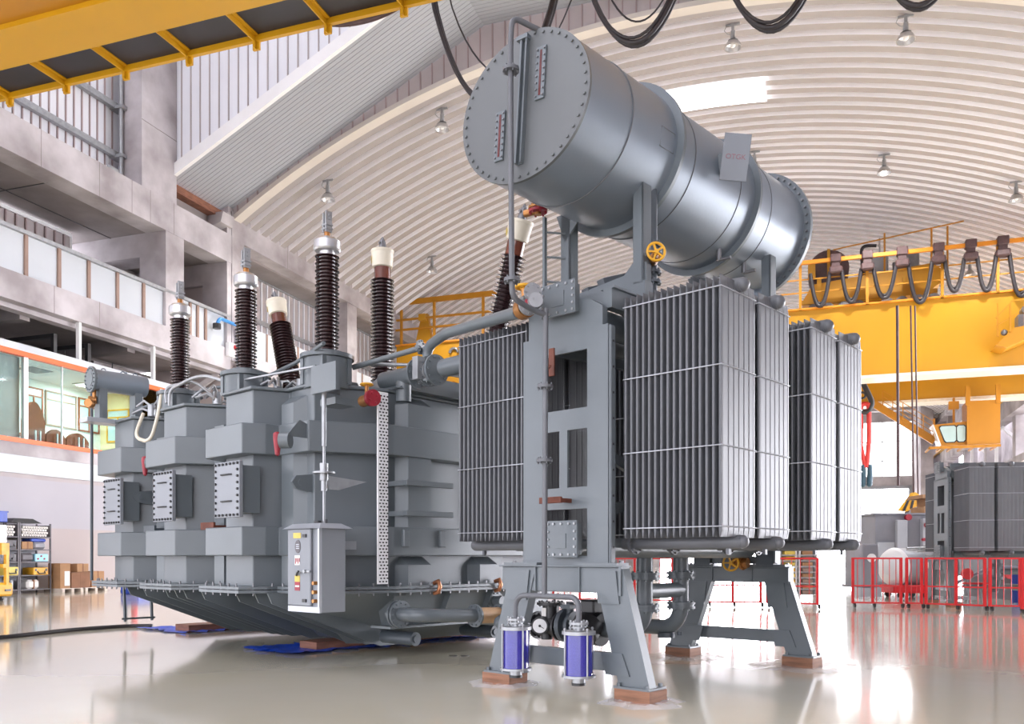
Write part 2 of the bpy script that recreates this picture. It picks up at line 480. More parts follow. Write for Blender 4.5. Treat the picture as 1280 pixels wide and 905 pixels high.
# long clad recess farther along the wall
mb = MB(); mb.box(-30.2, -30.0, 37.6, 125, 11.3, 17.3); struct(mb, 'wall_back', 'cladding_grey')
mb = MB(); ribbed(mb, 37.6, 75, lambda x: 11.3, lambda x: 17.2, -30.0, .55, .10, .08, 'y'); struct(mb, 'trim_25', 'cladding')
mb = MB(); mb.box(-30, -29.85, 37.6, 125, 14.7, 14.95); mb.box(-30, -29.88, 37.6, 125, 17.22, 17.3); struct(mb, 'trim_26', 'galv')
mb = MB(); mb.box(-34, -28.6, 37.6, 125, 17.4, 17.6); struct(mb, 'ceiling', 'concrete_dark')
mb = MB()
for y in (48.2, 60, 72, 84, 96, 108, 120):
    mb.box(-30.2, -27.75, y, y + 1.2, 9, 17.5)
struct(mb, 'trim_27', 'concrete')
mb = MB(); mb.box(-28.6, WX + .1, 37.6, 125, 10.78, 11.85); struct(mb, 'trim_28', 'concrete')
mb = MB(); mb.box(-28.0, -27.85, 37.6, 125, 11.85, 13.4); struct(mb, 'trim_29', 'parapet')
mb = MB()
for k in range(40): mb.box(-27.87, -27.8, 38.2 + k * 1.5, 38.33 + k * 1.5, 11.85, 13.4)
struct(mb, 'trim_30', 'brown_post')
# blue pipe with a small red light on the column
mb = MB()
mb.tube(fillet([(-27.5, 36.9, 5.2), (-27.5, 36.9, 13.1), (-27.5, 35.4, 13.1), (-27.5, 35.2, 12.75)], .3), .09, 8)
t = thing('downpipe', 'blue hooked downpipe on the concrete wall behind the second tall bushing', 'pipe', (-27.5, 36.9, 5.2), 'H')
mb.build('pipe', 'blue_pipe', t)
m = MB(); m.cyl((-27.55, 35.25, 12.55), (-27.55, 35.25, 12.8), .2, 12); m.build('nozzle', 'black', t)
t = thing('alarm_light', 'small red lamp on a white box beside the blue downpipe', 'alarm light', (-27.66, 36.35, 11.6), 'H')
m = MB(); m.box(-27.7, -27.45, 36.1, 36.6, 11.4, 12.1, .03); m.build('housing', 'white', t)
m = MB(); m.cyl((-27.45, 36.5, 11.9), (-27.2, 36.6, 11.9), .13, 12); m.build('lens', 'red', t)

# ---- upper left: column, set-back cladding and its rails
mb = MB(); mb.box(-28.9, WX, 30.5, 32.7, 17.62, 31); struct(mb, 'trim_31', 'concrete')
mb = MB(); mb.box(WX - .01, WX + .012, 30.5, 32.7, 20.6, 20.63); struct(mb, 'trim_32', 'concrete_dark')
mb = MB(); mb.box(-29.5, -29.35, 10, 32.7, 17.6, 31); struct(mb, 'wall_left', 'cladding')
mb = MB(); ribbed(mb, 10, 30.6, lambda x: 17.6, lambda x: 31, -29.35, .42, .06, .05, 'y'); struct(mb, 'trim_33', 'cladding_line')
for n, z in ((34, 19.2), (35, 21.35), (36, 23.8)):
    mb = MB()
    mb.box(-29.3, -29.05, 10, 30.5, z - .14, z + .02); mb.box(-29.05, -28.98, 10, 30.5, z - .2, z + .06)
    mb.box(-29.3, -28.6, 30.2, 30.7, z - .22, z - .08); struct(mb, 'trim_%d' % n, 'galv')
mb = MB(); mb.tube([(-28.8, 30.35, 17.6), (-28.8, 30.35, 31)], .09, 8); struct(mb, 'trim_37', 'galv')
t = thing('wall_lamp', 'small square floodlight standing on the concrete beam at top left', 'floodlight', (-28.4, 29.5, 17.62), 'H')
m = MB(); m.box(-28.5, -28.35, 29.2, 29.8, 17.75, 18.15, .03); m.build('housing', 'galv', t)
m = MB(); m.box(-28.46, -28.4, 29.45, 29.55, 17.62, 17.76); m.build('foot', 'bolt', t)

# ---- roof profiles
R1 = [(-28.2, 18.87), (-14.1, 25.62), (2.1, 25.62), (16.2, 18.87)]
def r1z(x):
    for (a, za), (b, zb) in zip(R1[:-1], R1[1:]):
        if a <= x <= b + 1e-6: return za + (zb - za) * (x - a) / (b - a)
    return R1[0][1]
VC, VR = (-6.0, -17.42), 42.0
def vz(x): return VC[1] + math.sqrt(VR * VR - (x - VC[0]) ** 2)
Y1, Y2 = 32.75, 36.8
# bright gable cladding above the step
mb = MB()
xs = [-29.3, -27.8] + [-26 + 2 * i for i in range(22)]
for a, b in zip(xs[:-1], xs[1:]):
    mb.face([(a, Y1, r1z(a)), (b, Y1, r1z(b)), (b, Y1, 33), (a, Y1, 33)])
struct(mb, 'wall_upper', 'cladding')
mb = MB(); ribbed(mb, -27.8, 16, lambda x: r1z(x), lambda x: 33, Y1, .52, .05, .05); struct(mb, 'trim_38', 'cladding_grey')
mb = MB()
for (a, za), (b, zb) in zip(R1[:-1], R1[1:]): mb.bar((a, Y1 - .12, za + .22), (b, Y1 - .12, zb + .22), .2, .5)
struct(mb, 'trim_39', 'white')
# stepped roof strip, ribs running up the slope
mb = MB(); N = 17; prof = []
for k in range(N):
    y = Y1 + (Y2 - Y1) * k / N; p = (Y2 - Y1) / N
    prof += [(y, 0), (y + p * .90, 0), (y + p * .92, .05), (y + p * .98, .05)]
prof.append((Y2, 0))
for (y0, d0), (y1, d1) in zip(prof[:-1], prof[1:]):
    for (a, za), (b, zb) in zip(R1[:-1], R1[1:]):
        mb.face([(a, y0, za + d0), (b, y0, zb + d0), (b, y1, zb + d1), (a, y1, za + d1)])
struct(mb, 'ceiling', 'roof_blue')
# eave gutter under it
mb = MB(); mb.box(-28.9, -27.9, 32.7, 36.4, 18.35, 18.7); struct(mb, 'trim_40', 'timber')
mb = MB(); mb.box(-29.2, -28.4, 32.7, 36.6, 17.62, 18.4); struct(mb, 'trim_41', 'concrete_dark')
mb = MB(); mb.prism([(-28.4, 17.75), (-27.6, 17.95), (-27.45, 18.45), (-28.4, 18.45)], 'xz', 35.6, 36.5); mb.box(-28.9, -27.76, 36.4, 36.82, 17.6, 19.05); struct(mb, 'trim_42', 'concrete')
# second gable between the strip and the vault
mb = MB()
xs = [-27.8 + 43.6 * i / 60 for i in range(61)]
for a, b in zip(xs[:-1], xs[1:]):
    mb.face([(a, Y2 + .02, vz(a) - .05), (b, Y2 + .02, vz(b) - .05), (b, Y2 + .02, r1z(b) + .1), (a, Y2 + .02, r1z(a) + .1)])
struct(mb, 'wall_upper', 'cladding_grey')
mb = MB(); ribbed(mb, -27.8, 15.8, lambda x: vz(x), lambda x: r1z(x), Y2 + .02, .6, .05, .06); struct(mb, 'trim_43', 'cladding_line')
# barrel vault
A0 = math.asin((-27.8 - VC[0]) / VR); A1 = math.asin((15.8 - VC[0]) / VR); NS = 44
def vault_strip(mb, prof, a0=A0, a1=A1, ns=NS, mis=(0,)):
    for q, ((y0, d0), (y1, d1)) in enumerate(zip(prof[:-1], prof[1:])):
        rings = []
        for y, d in ((y0, d0), (y1, d1)):
            rings.append([mb.bm.verts.new((VC[0] + (VR + d) * math.sin(a), y, VC[1] + (VR + d) * math.cos(a))) for a in [a0 + (a1 - a0) * i / ns for i in range(ns + 1)]])
        for i in range(ns):
            mb.bm.faces.new((rings[0][i], rings[0][i + 1], rings[1][i + 1], rings[1][i])).material_index = mis[q % len(mis)]
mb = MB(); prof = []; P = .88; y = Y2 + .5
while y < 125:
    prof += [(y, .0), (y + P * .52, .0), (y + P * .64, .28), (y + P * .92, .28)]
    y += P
vault_strip(mb, prof, mis=(0, 0, 0, 1)); struct(mb, 'ceiling', ['roof_pan', 'roof_flank_lit'])  # viewer-facing flanks coloured paler than the pans, imitating light on them
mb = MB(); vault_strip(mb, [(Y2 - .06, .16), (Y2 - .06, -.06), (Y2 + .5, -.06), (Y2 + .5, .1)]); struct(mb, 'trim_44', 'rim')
# skylight in the crown
mb = MB(); a0 = math.asin((-7.2 - VC[0]) / VR); a1 = math.asin((-2.1 - VC[0]) / VR)
vault_strip(mb, [(43.1, .0), (43.1, -.07), (45.3, -.07), (45.3, .0)], a0, a1, 6); struct(mb, 'window_7', 'daylit')

# ---- far wall with the big door and the gable window
FY = 125.0
mb = MB()
mb.box(-28, -21, FY, FY + .4, 0, 26); mb.box(-21, 12.6, FY, FY + .4, 10.9, 12.2); mb.box(12.6, 17, FY, FY + .4, 0, 26)
mb.box(-21, 3.5, FY, FY + .4, 12.2, 26); mb.box(3.5, 12.6, FY, FY + .4, 19.4, 26)
struct(mb, 'wall_far', 'concrete')
mb = MB(); mb.box(3.5, 12.6, FY + .1, FY + .2, 12.2, 19.4); o = struct(mb, 'window_8', 'daylit')
mb = MB()
for x in (5.4, 7.2, 9.0, 10.8): mb.box(x - .06, x + .06, FY - .05, FY + .1, 12.2, 19.4)
for z in (14.2, 16.8): mb.box(3.5, 12.6, FY - .05, FY + .1, z - .05, z + .05)
p = mb.build('mullion', 'galv'); p.parent = o
mb = MB()
for a, b in ((-21, -20.6), (12.2, 12.6)): mb.box(a, b, FY - .1, FY + .1, 0, 10.9)
mb.box(-21, 12.6, FY - .1, FY + .1, 10.5, 10.9); struct(mb, 'door_1', 'bg_light')
mb = MB(); mb.box(0, 12.6, FY - 6, FY - 5, 20, 21.6); mb.box(4.5, 6.5, FY - 4.2, FY - 3.8, 18.2, 20.6); mb.box(12.8, 14.2, FY - 8, FY, 0, 22); struct(mb, 'trim_45', 'concrete')
t = thing('air_duct', 'long silver ribbed air duct high under the far wall beam', 'duct', (8, 116, 20), 'H')
m = MB(); prof = []
for k in range(40): prof += [(.75, k * .22), (.82, k * .22 + .11)]
m.lathe(prof, (3.5, 116, 21.2), (1, 0, 0), 16); m.build('duct', 'galv', t)
m = MB()
for x in (4.5, 7.5, 10.5): m.box(x - .1, x + .1, 115.9, 116.1, 21.9, 24)
m.build('bracket', 'galv', t)

# ---- right wall, seen only from far down the hall
mb = MB(); mb.box(19, 19.3, 76, 125, 6, 16); struct(mb, 'wall_right', 'concrete')
mb = MB(); mb.box(14.9, 15.9, 58, 125, 12.7, 14.1); struct(mb, 'trim_46', 'concrete')
mb = MB()
for y in (66, 78, 90, 102, 114): mb.box(15.4, 16.6, y, y + 1.2, 0, 20)
struct(mb, 'trim_47', 'concrete')
mb = MB()
for y in (72, 84, 96): mb.bar((15.5, y, 12.6), (18.9, y + 1, 9.6), .25, .25); mb.box(15.0, 15.25, y - .15, y + .15, 0, 12.7)
struct(mb, 'trim_48', 'white')
mb = MB()
for k in range(34): mb.box(15.2, 15.45, 59 + k * 1.9, 59.5 + k * 1.9, 14.1, 15.7)
mb.box(15.15, 15.5, 58, 125, 15.7, 15.95); struct(mb, 'trim_49', 'white')
mb = MB(); mb.box(14.7, 14.95, 58, 125, 14.1, 14.3); struct(mb, 'trim_50', 'yellow')
mb = MB(); mb.box(15.9, 16.1, 76, 125, 16, 18.9); mb.box(15.0, 16.2, 37, 125, 18.2, 18.9); struct(mb, 'wall_right', 'concrete')
mb = MB(); mb.box(15.0, 19, 58, 125, 8.6, 9.2); struct(mb, 'trim_51', 'concrete')

# ---- unseen near hall: roof, side walls and open end, gaps shaped to steer daylight
mb = MB(); mb.box(-13, 17, -24, 33, 33, 33.3); mb.box(-30, -13, 12, 33, 33, 33.3); struct(mb, 'ceiling', 'cladding')
mb = MB(); mb.box(-28.4, WX, -24, 10, 9, 33); struct(mb, 'wall_left', 'plaster')
mb = MB(); mb.box(16, 16.3, -24, 33, 6.5, 33); mb.box(16, 16.3, 33, 58, 17, 33); mb.box(16, 16.3, -24, 19, 0, 6.5); struct(mb, 'wall_right', 'plaster')
mb = MB()
for y in (-22, -10, 2, 14, 26, 38, 50): mb.box(15.8, 16.6, y, y + 1, 0, 17)
struct(mb, 'trim_52', 'concrete')
mb = MB(); mb.box(-28.4, 16.3, -24.3, -24, 17, 33.3); struct(mb, 'wall_near', 'plaster')
# ---- vault lamps
lamp_label = ['bell lamp under the vault nearest the stepped roof, above the tall bushings',
    'bell lamp hanging just left of the big conservator drum', 'far bell lamp under the vault between the right pair of bushings',
    'bell lamp under the crown of the vault, straight above the conservator drum', 'top right bell lamp under the vault beside the upper frame edge',
    'glowing bell lamp under the vault above the yellow trolley', 'bell lamp at the right edge of the photograph under the vault',
    'bell lamp half hidden behind the far end of the conservator drum', 'far bell lamp seen through the festoon cables of the yellow crane']
lamp_pos = [(-23.47, 38.8), (-16.9, 38.4), (-23.2, 51.1), (-3.2, 38.47), (3.65, 38.47), (3.78, 51.27), (10.27, 51.93), (-3.04, 50.9), (10.1, 64.9)]
def make_lamp():
    t = thing('ceiling_lamp', '', 'lamp', (0, 0, 0), 'H', local=True, group='bell lamps under the vault')
    m = MB(); m.lathe([(.0, -.02), (.10, -.02), (.11, -.35), (.15, -.40), (.22, -.44)], (0, 0, -.30), (0, 0, 1), 16); m.build('housing', 'galv', t)
    m = MB(); m.lathe([(.12, -.72), (.20, -.76), (.30, -.86), (.36, -1.0), (.37, -1.06), (.35, -1.06), (.34, -1.0), (.28, -.87), (.14, -.78)], (0, 0, 0), (0, 0, 1), 20); r = m.build('reflector', 'silver', t)
    m = MB(); m.ball((0, 0, -.92), .12, 10); m.build('bulb', 'white', r)
    m = MB(); m.box(-.3, .3, -.03, .03, -.1, .0); m.box(-.06, .06, -.06, .06, -.32, 0)
    m.tube([(-.28, 0, -.05), (-.36, 0, -.25), (-.22, 0, -.42), (-.1, 0, -.45)], .018, 6); m.build('bracket', 'galv', t)
    return t
lp = make_lamp()
M['bulb_on'] = M['lamp_on']
for i, (x, y) in enumerate(lamp_pos):
    t = lp if i == 0 else copy_tree(lp)
    t.location = frame_mat('H') @ Vector((x, y, vz(x) - .02)); t['label'] = lamp_label[i]
    if i == 5:
        for c in t.children:
            for b in c.children: b.data = b.data.copy(); b.data.materials[0] = M['lamp_on']

# ================================================================ TRANSFORMER TANK
TR = thing('power_transformer', 'big grey power transformer tank with bulging bays and tall brown bushings on top', 'transformer', (-11, 8, 0))
CX = (-13.44, -11.77, -10.03)  # bay centres and tank outlines computed from image pixels on assumed planes
WALL = [(-14.3, 11.2), (-14.3, 6.6), (-13.77, 5.76), (-13.11, 5.76), (-12.76, 6.4), (-12.46, 6.4), (-12.10, 5.76), (-11.44, 5.76),
        (-11.05, 6.4), (-10.72, 6.4), (-10.36, 5.76), (-9.70, 5.76), (-9.52, 6.18), (-9.42, 6.15), (-8.95, 6.15), (-8.60, 7.0), (-8.60, 9.15), (-9.2, 11.2)]
BAND = [(-14.4, 11.3), (-14.4, 6.35), (-13.93, 5.56), (-13.08, 5.56), (-12.70, 6.15), (-12.62, 6.15), (-12.25, 5.56), (-11.36, 5.56),
        (-10.98, 6.15), (-10.90, 6.15), (-10.52, 5.56), (-9.62, 5.56), (-9.50, 5.82), (-9.48, 6.0), (-8.85, 6.0), (-8.39, 6.945), (-8.39, 9.34), (-9.1, 11.3)]
def grow(poly, d, c=(-11.3, 8.4)):
    out = []
    n = len(poly)
    for i in range(n):
        a, b, e = Vector(poly[i - 1]), Vector(poly[i]), Vector(poly[(i + 1) % n])
        d0, d1 = (b - a).normalized(), (e - b).normalized()
        n0, n1 = Vector((d0.y, -d0.x)), Vector((d1.y, -d1.x))
        k = (n0 + n1); k = k / max(.6, k.dot(n0) if k.dot(n0) > .2 else .6)
        out.append(tuple(b + k * d))
    return out
m = MB(); m.prism(WALL, 'xy', .94, 3.41); TB = m.build('tank_wall', 'grey_tank', TR)
m = MB(); m.prism(BAND, 'xy', 2.59, 2.97); m.build('upper_band', 'grey_tank', TR)
m = MB(); m.prism(BAND, 'xy', 1.33, 1.69); m.build('lower_band', 'grey_tank', TR)
FLG = grow(BAND, .07)
def edge_pts(poly, step, i0, i1):
    out = []
    for i in range(i0, i1):
        a, b = Vector(poly[i]), Vector(poly[i + 1]); L = (b - a).length; n = max(1, int(L / step))
        for k in range(n): out.append(a + (b - a) * ((k + .5) / n))
    return out
m = MB(); m.prism(FLG, 'xy', .865, .90); m.prism(FLG, 'xy', .91, .945)
F = m.build('tank_flange', 'grey_tank', TR)
m = MB()
for p in edge_pts(grow(BAND, .03), .17, 1, 16): m.cyl((p.x, p.y, .83), (p.x, p.y, .985), .013, 6)
absorb(F, m, 'bolt')
m = MB(); m.prism(grow(WALL, .05), 'xy', 3.41, 3.45); m.build('cover_plate', 'grey_tank', TR)
# lower hull: slanting front, ribs under the flange
m = MB()
lv = lambda z, a: [(x, y, z) for x, y in a]
m.loft([lv(.13, [(-14.0, 7.6), (-9.85, 7.6), (-9.45, 7.9), (-9.45, 9.0), (-9.45, 10.3), (-14.0, 10.3)]),
        lv(.42, [(-14.05, 7.25), (-9.65, 7.25), (-8.95, 7.6), (-8.95, 9.1), (-9.1, 10.6), (-14.05, 10.6)]),
        lv(.87, [(-14.1, 6.75), (-9.35, 6.75), (-8.75, 7.1), (-8.75, 9.2), (-9.1, 11.0), (-14.1, 11.0)])])
HU = m.build('lower_tank', 'grey', TR)
for x in (-13.25, -12.7, -12.0, -11.72, -11.45, -10.95, -10.05, -9.6, -9.3):
    m = MB(); m.prism([(5.72, .865), (5.78, .74), (7.45, .10), (7.75, .10), (7.75, .865)], 'yz', x - .012, x + .012)
    m.build('hull_rib', 'grey', HU)
m = MB(); m.loft([[(-9.9, 7.33, .10), (-9.5, 7.75, .10), (-9.5, 7.95, .10), (-9.9, 7.55, .10)], [(-8.98, 6.02, .865), (-8.45, 7.0, .865), (-8.45, 7.2, .865), (-8.98, 6.22, .865)]]); m.build('corner_gusset', 'grey', HU)
m = MB(); m.loft([[(-8.68, 7.15, .42), (-8.68, 9.15, .42), (-8.95, 9.2, .42), (-8.95, 7.2, .42)], [(-8.50, 7.05, .865), (-8.50, 9.2, .865), (-8.9, 9.2, .865), (-8.9, 7.05, .865)]])
m.box(-8.98, -8.58, 7.05, 9.2, .39, .42)
for y in (7.95, 8.75): m.prism([(-8.50, .865), (-8.38, .865), (-8.62, .42), (-8.68, .42)], 'xz', y - .012, y + .012)
m.build('side_hull', 'grey', HU)
for y in (7.45, 8.95):
    m = MB(); m.cyl((-9.2, y, .24), (-8.55, y, .24), .09, 16); m.cyl((-8.56, y, .24), (-8.53, y, .24), .05, 12); m.build('jacking_pad', 'grey_dark', HU)
# trapezoid stiffeners
def stiff(y0, y1, z0, z1, x0=-8.64, x1=-8.42):
    m = MB(); a = .09
    p = lambda z, q: [(x0, y0, z), (x1, y0 + a, z), (x1, y1, z), (x0, y1, z)] if not q else [(x0, y0, z), (x0 + .02, y0 + a, z), (x0 + .02, y1, z), (x0, y1, z)]
    m.loft([p(z0, 0), p(z1, 0), p(z1 + .12, 1)]); m.build('stiffener', 'grey_tank', TB)
stiff(7.12, 7.6, 1.69, 2.59); stiff(7.12, 7.6, 2.97, 3.27); stiff(7.12, 7.6, .945, 1.21); stiff(8.42, 8.86, .945, 1.21); stiff(8.42, 8.86, 1.69, 2.59)
m = MB(); m.loft([[(-9.46, 6.02, .95), (-9.20, 6.02, .95), (-9.08, 6.16, .95), (-9.46, 6.16, .95)], [(-9.46, 6.02, 3.22), (-9.20, 6.02, 3.22), (-9.08, 6.16, 3.22), (-9.46, 6.16, 3.22)], [(-9.46, 6.14, 3.32), (-9.20, 6.14, 3.32), (-9.08, 6.16, 3.32), (-9.46, 6.16, 3.32)]])
m.build('stiffener', 'grey_tank', TB)
for x in (-12.61, -10.88):
    m = MB(); m.box(x - .13, x + .13, 5.95, 6.42, .945, 3.1); m.build('stiffener', 'grey_tank', TB)
# manholes on the three bays
for c in ((-13.47, -12.89), (-11.82, -11.25), (-10.116, -9.518)):
    m = MB(); m.box(c[0] + .08, c[1] - .05, 5.52, 5.78, 1.86, 2.44); b = m.build('manhole_box', 'grey_tank', TR)
    m = MB(); m.box(c[0], c[1], 5.47, 5.52, 1.80, 2.49, .004); pl = m.build('manhole_cover', 'plate_grey', b)  # paler grey imitates the light falling on the covers
# bolts join the cover mesh of their own
    m = MB(); pts = []
    for k in range(9):
        z = 1.83 + .63 * k / 8; pts += [(c[0] + .035, 5.47, z), (c[1] - .035, 5.47, z)]
    for k in range(1, 6):
        x = c[0] + .035 + (c[1] - c[0] - .07) * k / 6; pts += [(x, 5.47, 1.83), (x, 5.47, 2.46)]
    m.bolts(pts, (0, -1, 0), .017, .02)
    for z in (2.0, 2.33): m.tube([((c[0] + c[1]) / 2 - .12, 5.47, z), ((c[0] + c[1]) / 2 - .1, 5.445, z), ((c[0] + c[1]) / 2 + .1, 5.445, z), ((c[0] + c[1]) / 2 + .12, 5.47, z)], .010, 6)
    absorb(pl, m, 'black')
# lifting lugs and small brackets
for x in (-12.95, -9.0):
    y = 5.9 if x < -10 else 6.08
    m = MB(); m.prism([(y - .16, 2.30), (y - .22, 2.22), (y - .16, 2.14), (y + .3, 2.08), (y + .3, 2.36)], 'yz', x - .02, x + .02)
    m.cyl((x - .03, y - .1, 2.22), (x + .03, y - .1, 2.22), .04, 10); m.build('lifting_lug', 'grey_tank', TR)
for z in (2.24, 1.86):
    m = MB(); m.box(-8.56, -8.24, 7.0, 7.06, z - .03, z + .03); m.box(-8.28, -8.20, 7.0, 7.8, z - .035, z + .035, .006); m.build('step_bar', 'grey_tank', TR)
for y in (7.12, 7.75):
    m = MB(); m.box(-8.40, -8.34, y - .05, y + .05, 1.44, 1.66, .01); m.build('step_pad', 'grey_tank', TR)
for x in (-12.6, -10.87):
    m = MB(); m.box(x - .2, x + .15, 5.8, 6.1, 1.70, 1.74); m.box(x - .2, x + .15, 5.78, 5.81, 1.68, 1.78); m.build('joint_bracket', 'rust' if x > -11 else 'grey_dark', TR)
for y in (7.6, 8.75):
    m = MB(); m.tube([(-8.36, y, .97), (-8.28, y, 1.0), (-8.25, y, .93), (-8.28, y, .86), (-8.36, y, .84)], .03, 6); m.build('earthing_strap', 'copper', TR)
# red lever discs beside the bays
for (x, y, z) in ((-8.98, 5.70, 2.70), (-12.40, 5.66, 2.68)):
    m = MB(); m.cyl((x, y, z), (x + .10, y + .07, z), .095, 20); m.prism([(y + .02, z + .05), (y + .36, z + .05), (y + .36, z + .20), (y + .2, z + .26)], 'yz', x + .08, x + .10); d = m.build('relief_valve', 'grey_tank', TR)
    m = MB(); m.lathe([(.02, 0), (.045, .015), (.05, .07), (.036, .20), (.028, .27), (0, .29)], (x - .025, y - .03, z + .10), (.02, 0, -1), 14); m.build('lever', 'red_cap', d)
# perforated white strip
m = MB(); m.box(-8.36, -8.34, 6.655, 6.815, .98, 3.34)
for k in range(58):
    z = 1.01 + k * .04
    for q in range(3):
        y = 6.685 + .05 * q + (.018 if k % 2 else 0); m.box(-8.338, -8.334, y - .012, y + .012, z - .009, z + .009, mi=1)
m.build('perforated_cover', ['white', 'black'], TR)
# drive shaft with its gear
m = MB(); m.cyl((-8.385, 5.9, 1.68), (-8.385, 5.9, 2.6), .017, 10); m.cyl((-8.385, 5.9, 2.6), (-8.385, 5.9, 3.3), .028, 10)
DS = m.build('drive_shaft', 'galv', TR)
m = MB(); m.cyl((-8.385, 5.9, 2.20), (-8.385, 5.9, 2.40), .05, 12); m.cyl((-8.385, 5.9, 2.28), (-8.385, 5.9, 2.30), .13, 20); m.cyl((-8.385, 5.9, 2.08), (-8.385, 5.9, 2.2), .035, 10)
m.prism([(5.9, 2.26), (6.5, 2.22), (6.1, 2.10), (5.95, 2.10)], 'yz', -8.4, -8.36); m.build('shaft_bearing', 'galv', DS)
m = MB(); m.box(-8.5, -8.02, 5.80, 5.84, 3.2, 3.52); m.box(-8.52, -8.48, 5.84, 6.2, 3.25, 3.55); m.box(-8.6, -8.3, 6.0, 6.3, 3.1, 3.18); m.build('shaft_bracket', 'grey_tank', TR)
# sampling valve with red cap
m = MB(); m.cyl((-8.5, 6.55, 3.22), (-8.25, 6.5, 3.22), .07, 14); m.cyl((-8.36, 6.5, 3.22), (-8.36, 6.5, 3.4), .025, 8); V = m.build('drain_valve', 'brass', TR)
m = MB(); m.cyl((-8.26, 6.49, 3.22), (-8.20, 6.48, 3.22), .10, 20); m.bolts([(-8.2, 6.48 + .06 * math.cos(a), 3.22 + .06 * math.sin(a)) for a in (.5, 2, 3.6, 5.2)], (1, 0, 0), .014, .02); m.build('valve_cap', 'red_cap', V)
m = MB(); m.tube([(-8.36 + .07 * math.cos(a), 6.5 + .07 * math.sin(a), 3.40) for a in [2 * PI * i / 16 for i in range(16)]], .014, 6, True); m.box(-8.43, -8.29, 6.49, 6.51, 3.39, 3.41); m.build('valve_wheel', 'handwheel', V)
# sloped roof hatch
m = MB(); m.loft([[(-9.3, 7.05, 3.45), (-8.42, 7.05, 3.45), (-8.42, 9.1, 3.45), (-9.3, 9.1, 3.45)], [(-9.3, 7.45, 3.78), (-8.55, 7.45, 3.70), (-8.55, 9.0, 3.70), (-9.3, 9.0, 3.78)]]); m.build('roof_hatch', 'grey_tank', TR)
for x, y in ((-12.9, 6.9), (-11.2, 6.9), (-9.75, 6.75)):
    m = MB(); m.loft([[(x - .5, y - .2, 3.45), (x + .4, y - .2, 3.45), (x + .4, y + .5, 3.45), (x - .5, y + .5, 3.45)], [(x - .1, y - .1, 3.66), (x + .35, y - .1, 3.66), (x + .35, y + .4, 3.66), (x - .1, y + .4, 3.66)]]); m.build('roof_hatch', 'grey_tank', TR)

# bushings
def bushing(base, top, s0, s1, r, n, kind, drum_r, drum_z, label):
    base, top = Vector(base), Vector(top); ax = (top - base).normalized(); L = (top - base).length
    root = None
    m = MB(); ll = []
    step = (s1 - s0) / n
    for k in range(n):
        z = s0 + k * step; rr = r if (k % 2 == 0 or kind == 'lv') else r * .93
        ll += [(r * .62, z), (r * .66, z + step * .35), (rr * .97, z + step * .50), (rr, z + step * .56), (rr * .97, z + step * .62), (r * .70, z + step * .80), (r * .62, z + step)]
    m.lathe(ll, base, ax, 28); root = m.build('bushing', 'porcelain', TR, label)
    m = MB()
    if kind == 'hv':
        c = s1
        m.lathe([(r * .62, c), (r * .62, c + .04), (r * 1.0, c + .05), (r * 1.1, c + .07), (r * 1.1, c + .17), (r * .8, c + .21), (.05, c + .23), (0, c + .23)], base, ax, 28)
        q = base + ax * (c + .12); m.cyl(q + Vector((-.17, 0, 0)), q + Vector((-.12, 0, 0)), .05, 12); m.build('bushing_cap', 'silver', root)
        m = MB(); m.lathe([(.04, c + .22), (.036, c + .29), (.028, c + .32)], base, ax, 14); m.build('terminal_neck', 'brass', root)
        m = MB(); q = base + ax * (c + .29); m.box(q.x - .04, q.x - .015, q.y - .045, q.y + .045, q.z, q.z + .24); m.box(q.x + .015, q.x + .04, q.y - .045, q.y + .045, q.z, q.z + .26)
        m.box(q.x - .055, q.x + .055, q.y - .05, q.y + .05, q.z + .03, q.z + .05); m.box(q.x - .055, q.x + .055, q.y - .05, q.y + .05, q.z + .08, q.z + .10); m.bolts([(q.x + .04, q.y, q.z + .16), (q.x + .04, q.y, q.z + .21)], (1, 0, 0), .014, .02)
        m.build('terminal_clamp', 'galv', root)
    else:
        c = s1
        m.lathe([(r * .68, c), (r * .68, c + .20)], base, ax, 28); m.build('bushing_neck', 'brown_neck', root)
        m = MB(); m.lathe([(r * .7, c + .18), (r * .84, c + .19), (r * .92, c + .40), (r * .96, c + .42), (r * .96, c + .45), (.05, c + .46), (0, c + .46)], base, ax, 28); m.build('bushing_cap', 'cream_cap', root)
        u, v = ortho(ax); q = base + ax * (c + .30)
        m = MB(); qq = q + Vector((-.62, -.72, 0)).normalized() * r * .885; m.cyl(qq, qq + Vector((-.62, -.72, 0)).normalized() * .006, .055, 14); m.build('cap_sticker', 'label_yellow', root)
        m = MB(); q = base + ax * (c + .46); m.cyl(q, q + ax * .16, .06, 12, .035); m.tube([q + Vector((-.09, 0, 0)), q + ax * .14 + Vector((-.05, 0, 0)), q + ax * .2], .012, 6); m.tube([q + Vector((.09, 0, 0)), q + ax * .1 + Vector((.06, 0, 0)), q + ax * .2], .012, 6)
        m.bolts([q + ax * .1 + Vector((0, -.05, 0))], (0, -1, 0), .02, .02); m.build('terminal_clamp', 'bolt', root)
    if drum_r:
        m = MB(); m.cyl((base.x, base.y, 3.4), (base.x, base.y, drum_z - .03), drum_r * .86, 32); flange(m, (base.x, base.y, drum_z), (0, 0, 1), drum_r, .05, 20)
        m.cyl((base.x, base.y, drum_z), (base.x, base.y, drum_z + .07), .2, 24)
        for a in (.5, 2.4, 4.2, 5.5): m.box(base.x + drum_r * .86 * math.cos(a) - .03, base.x + drum_r * .86 * math.cos(a) + .03, base.y + drum_r * .86 * math.sin(a) - .03, base.y + drum_r * .86 * math.sin(a) + .03, 3.45, drum_z - .03)
        m.build('bushing_turret', 'grey_tank', root)
    return root
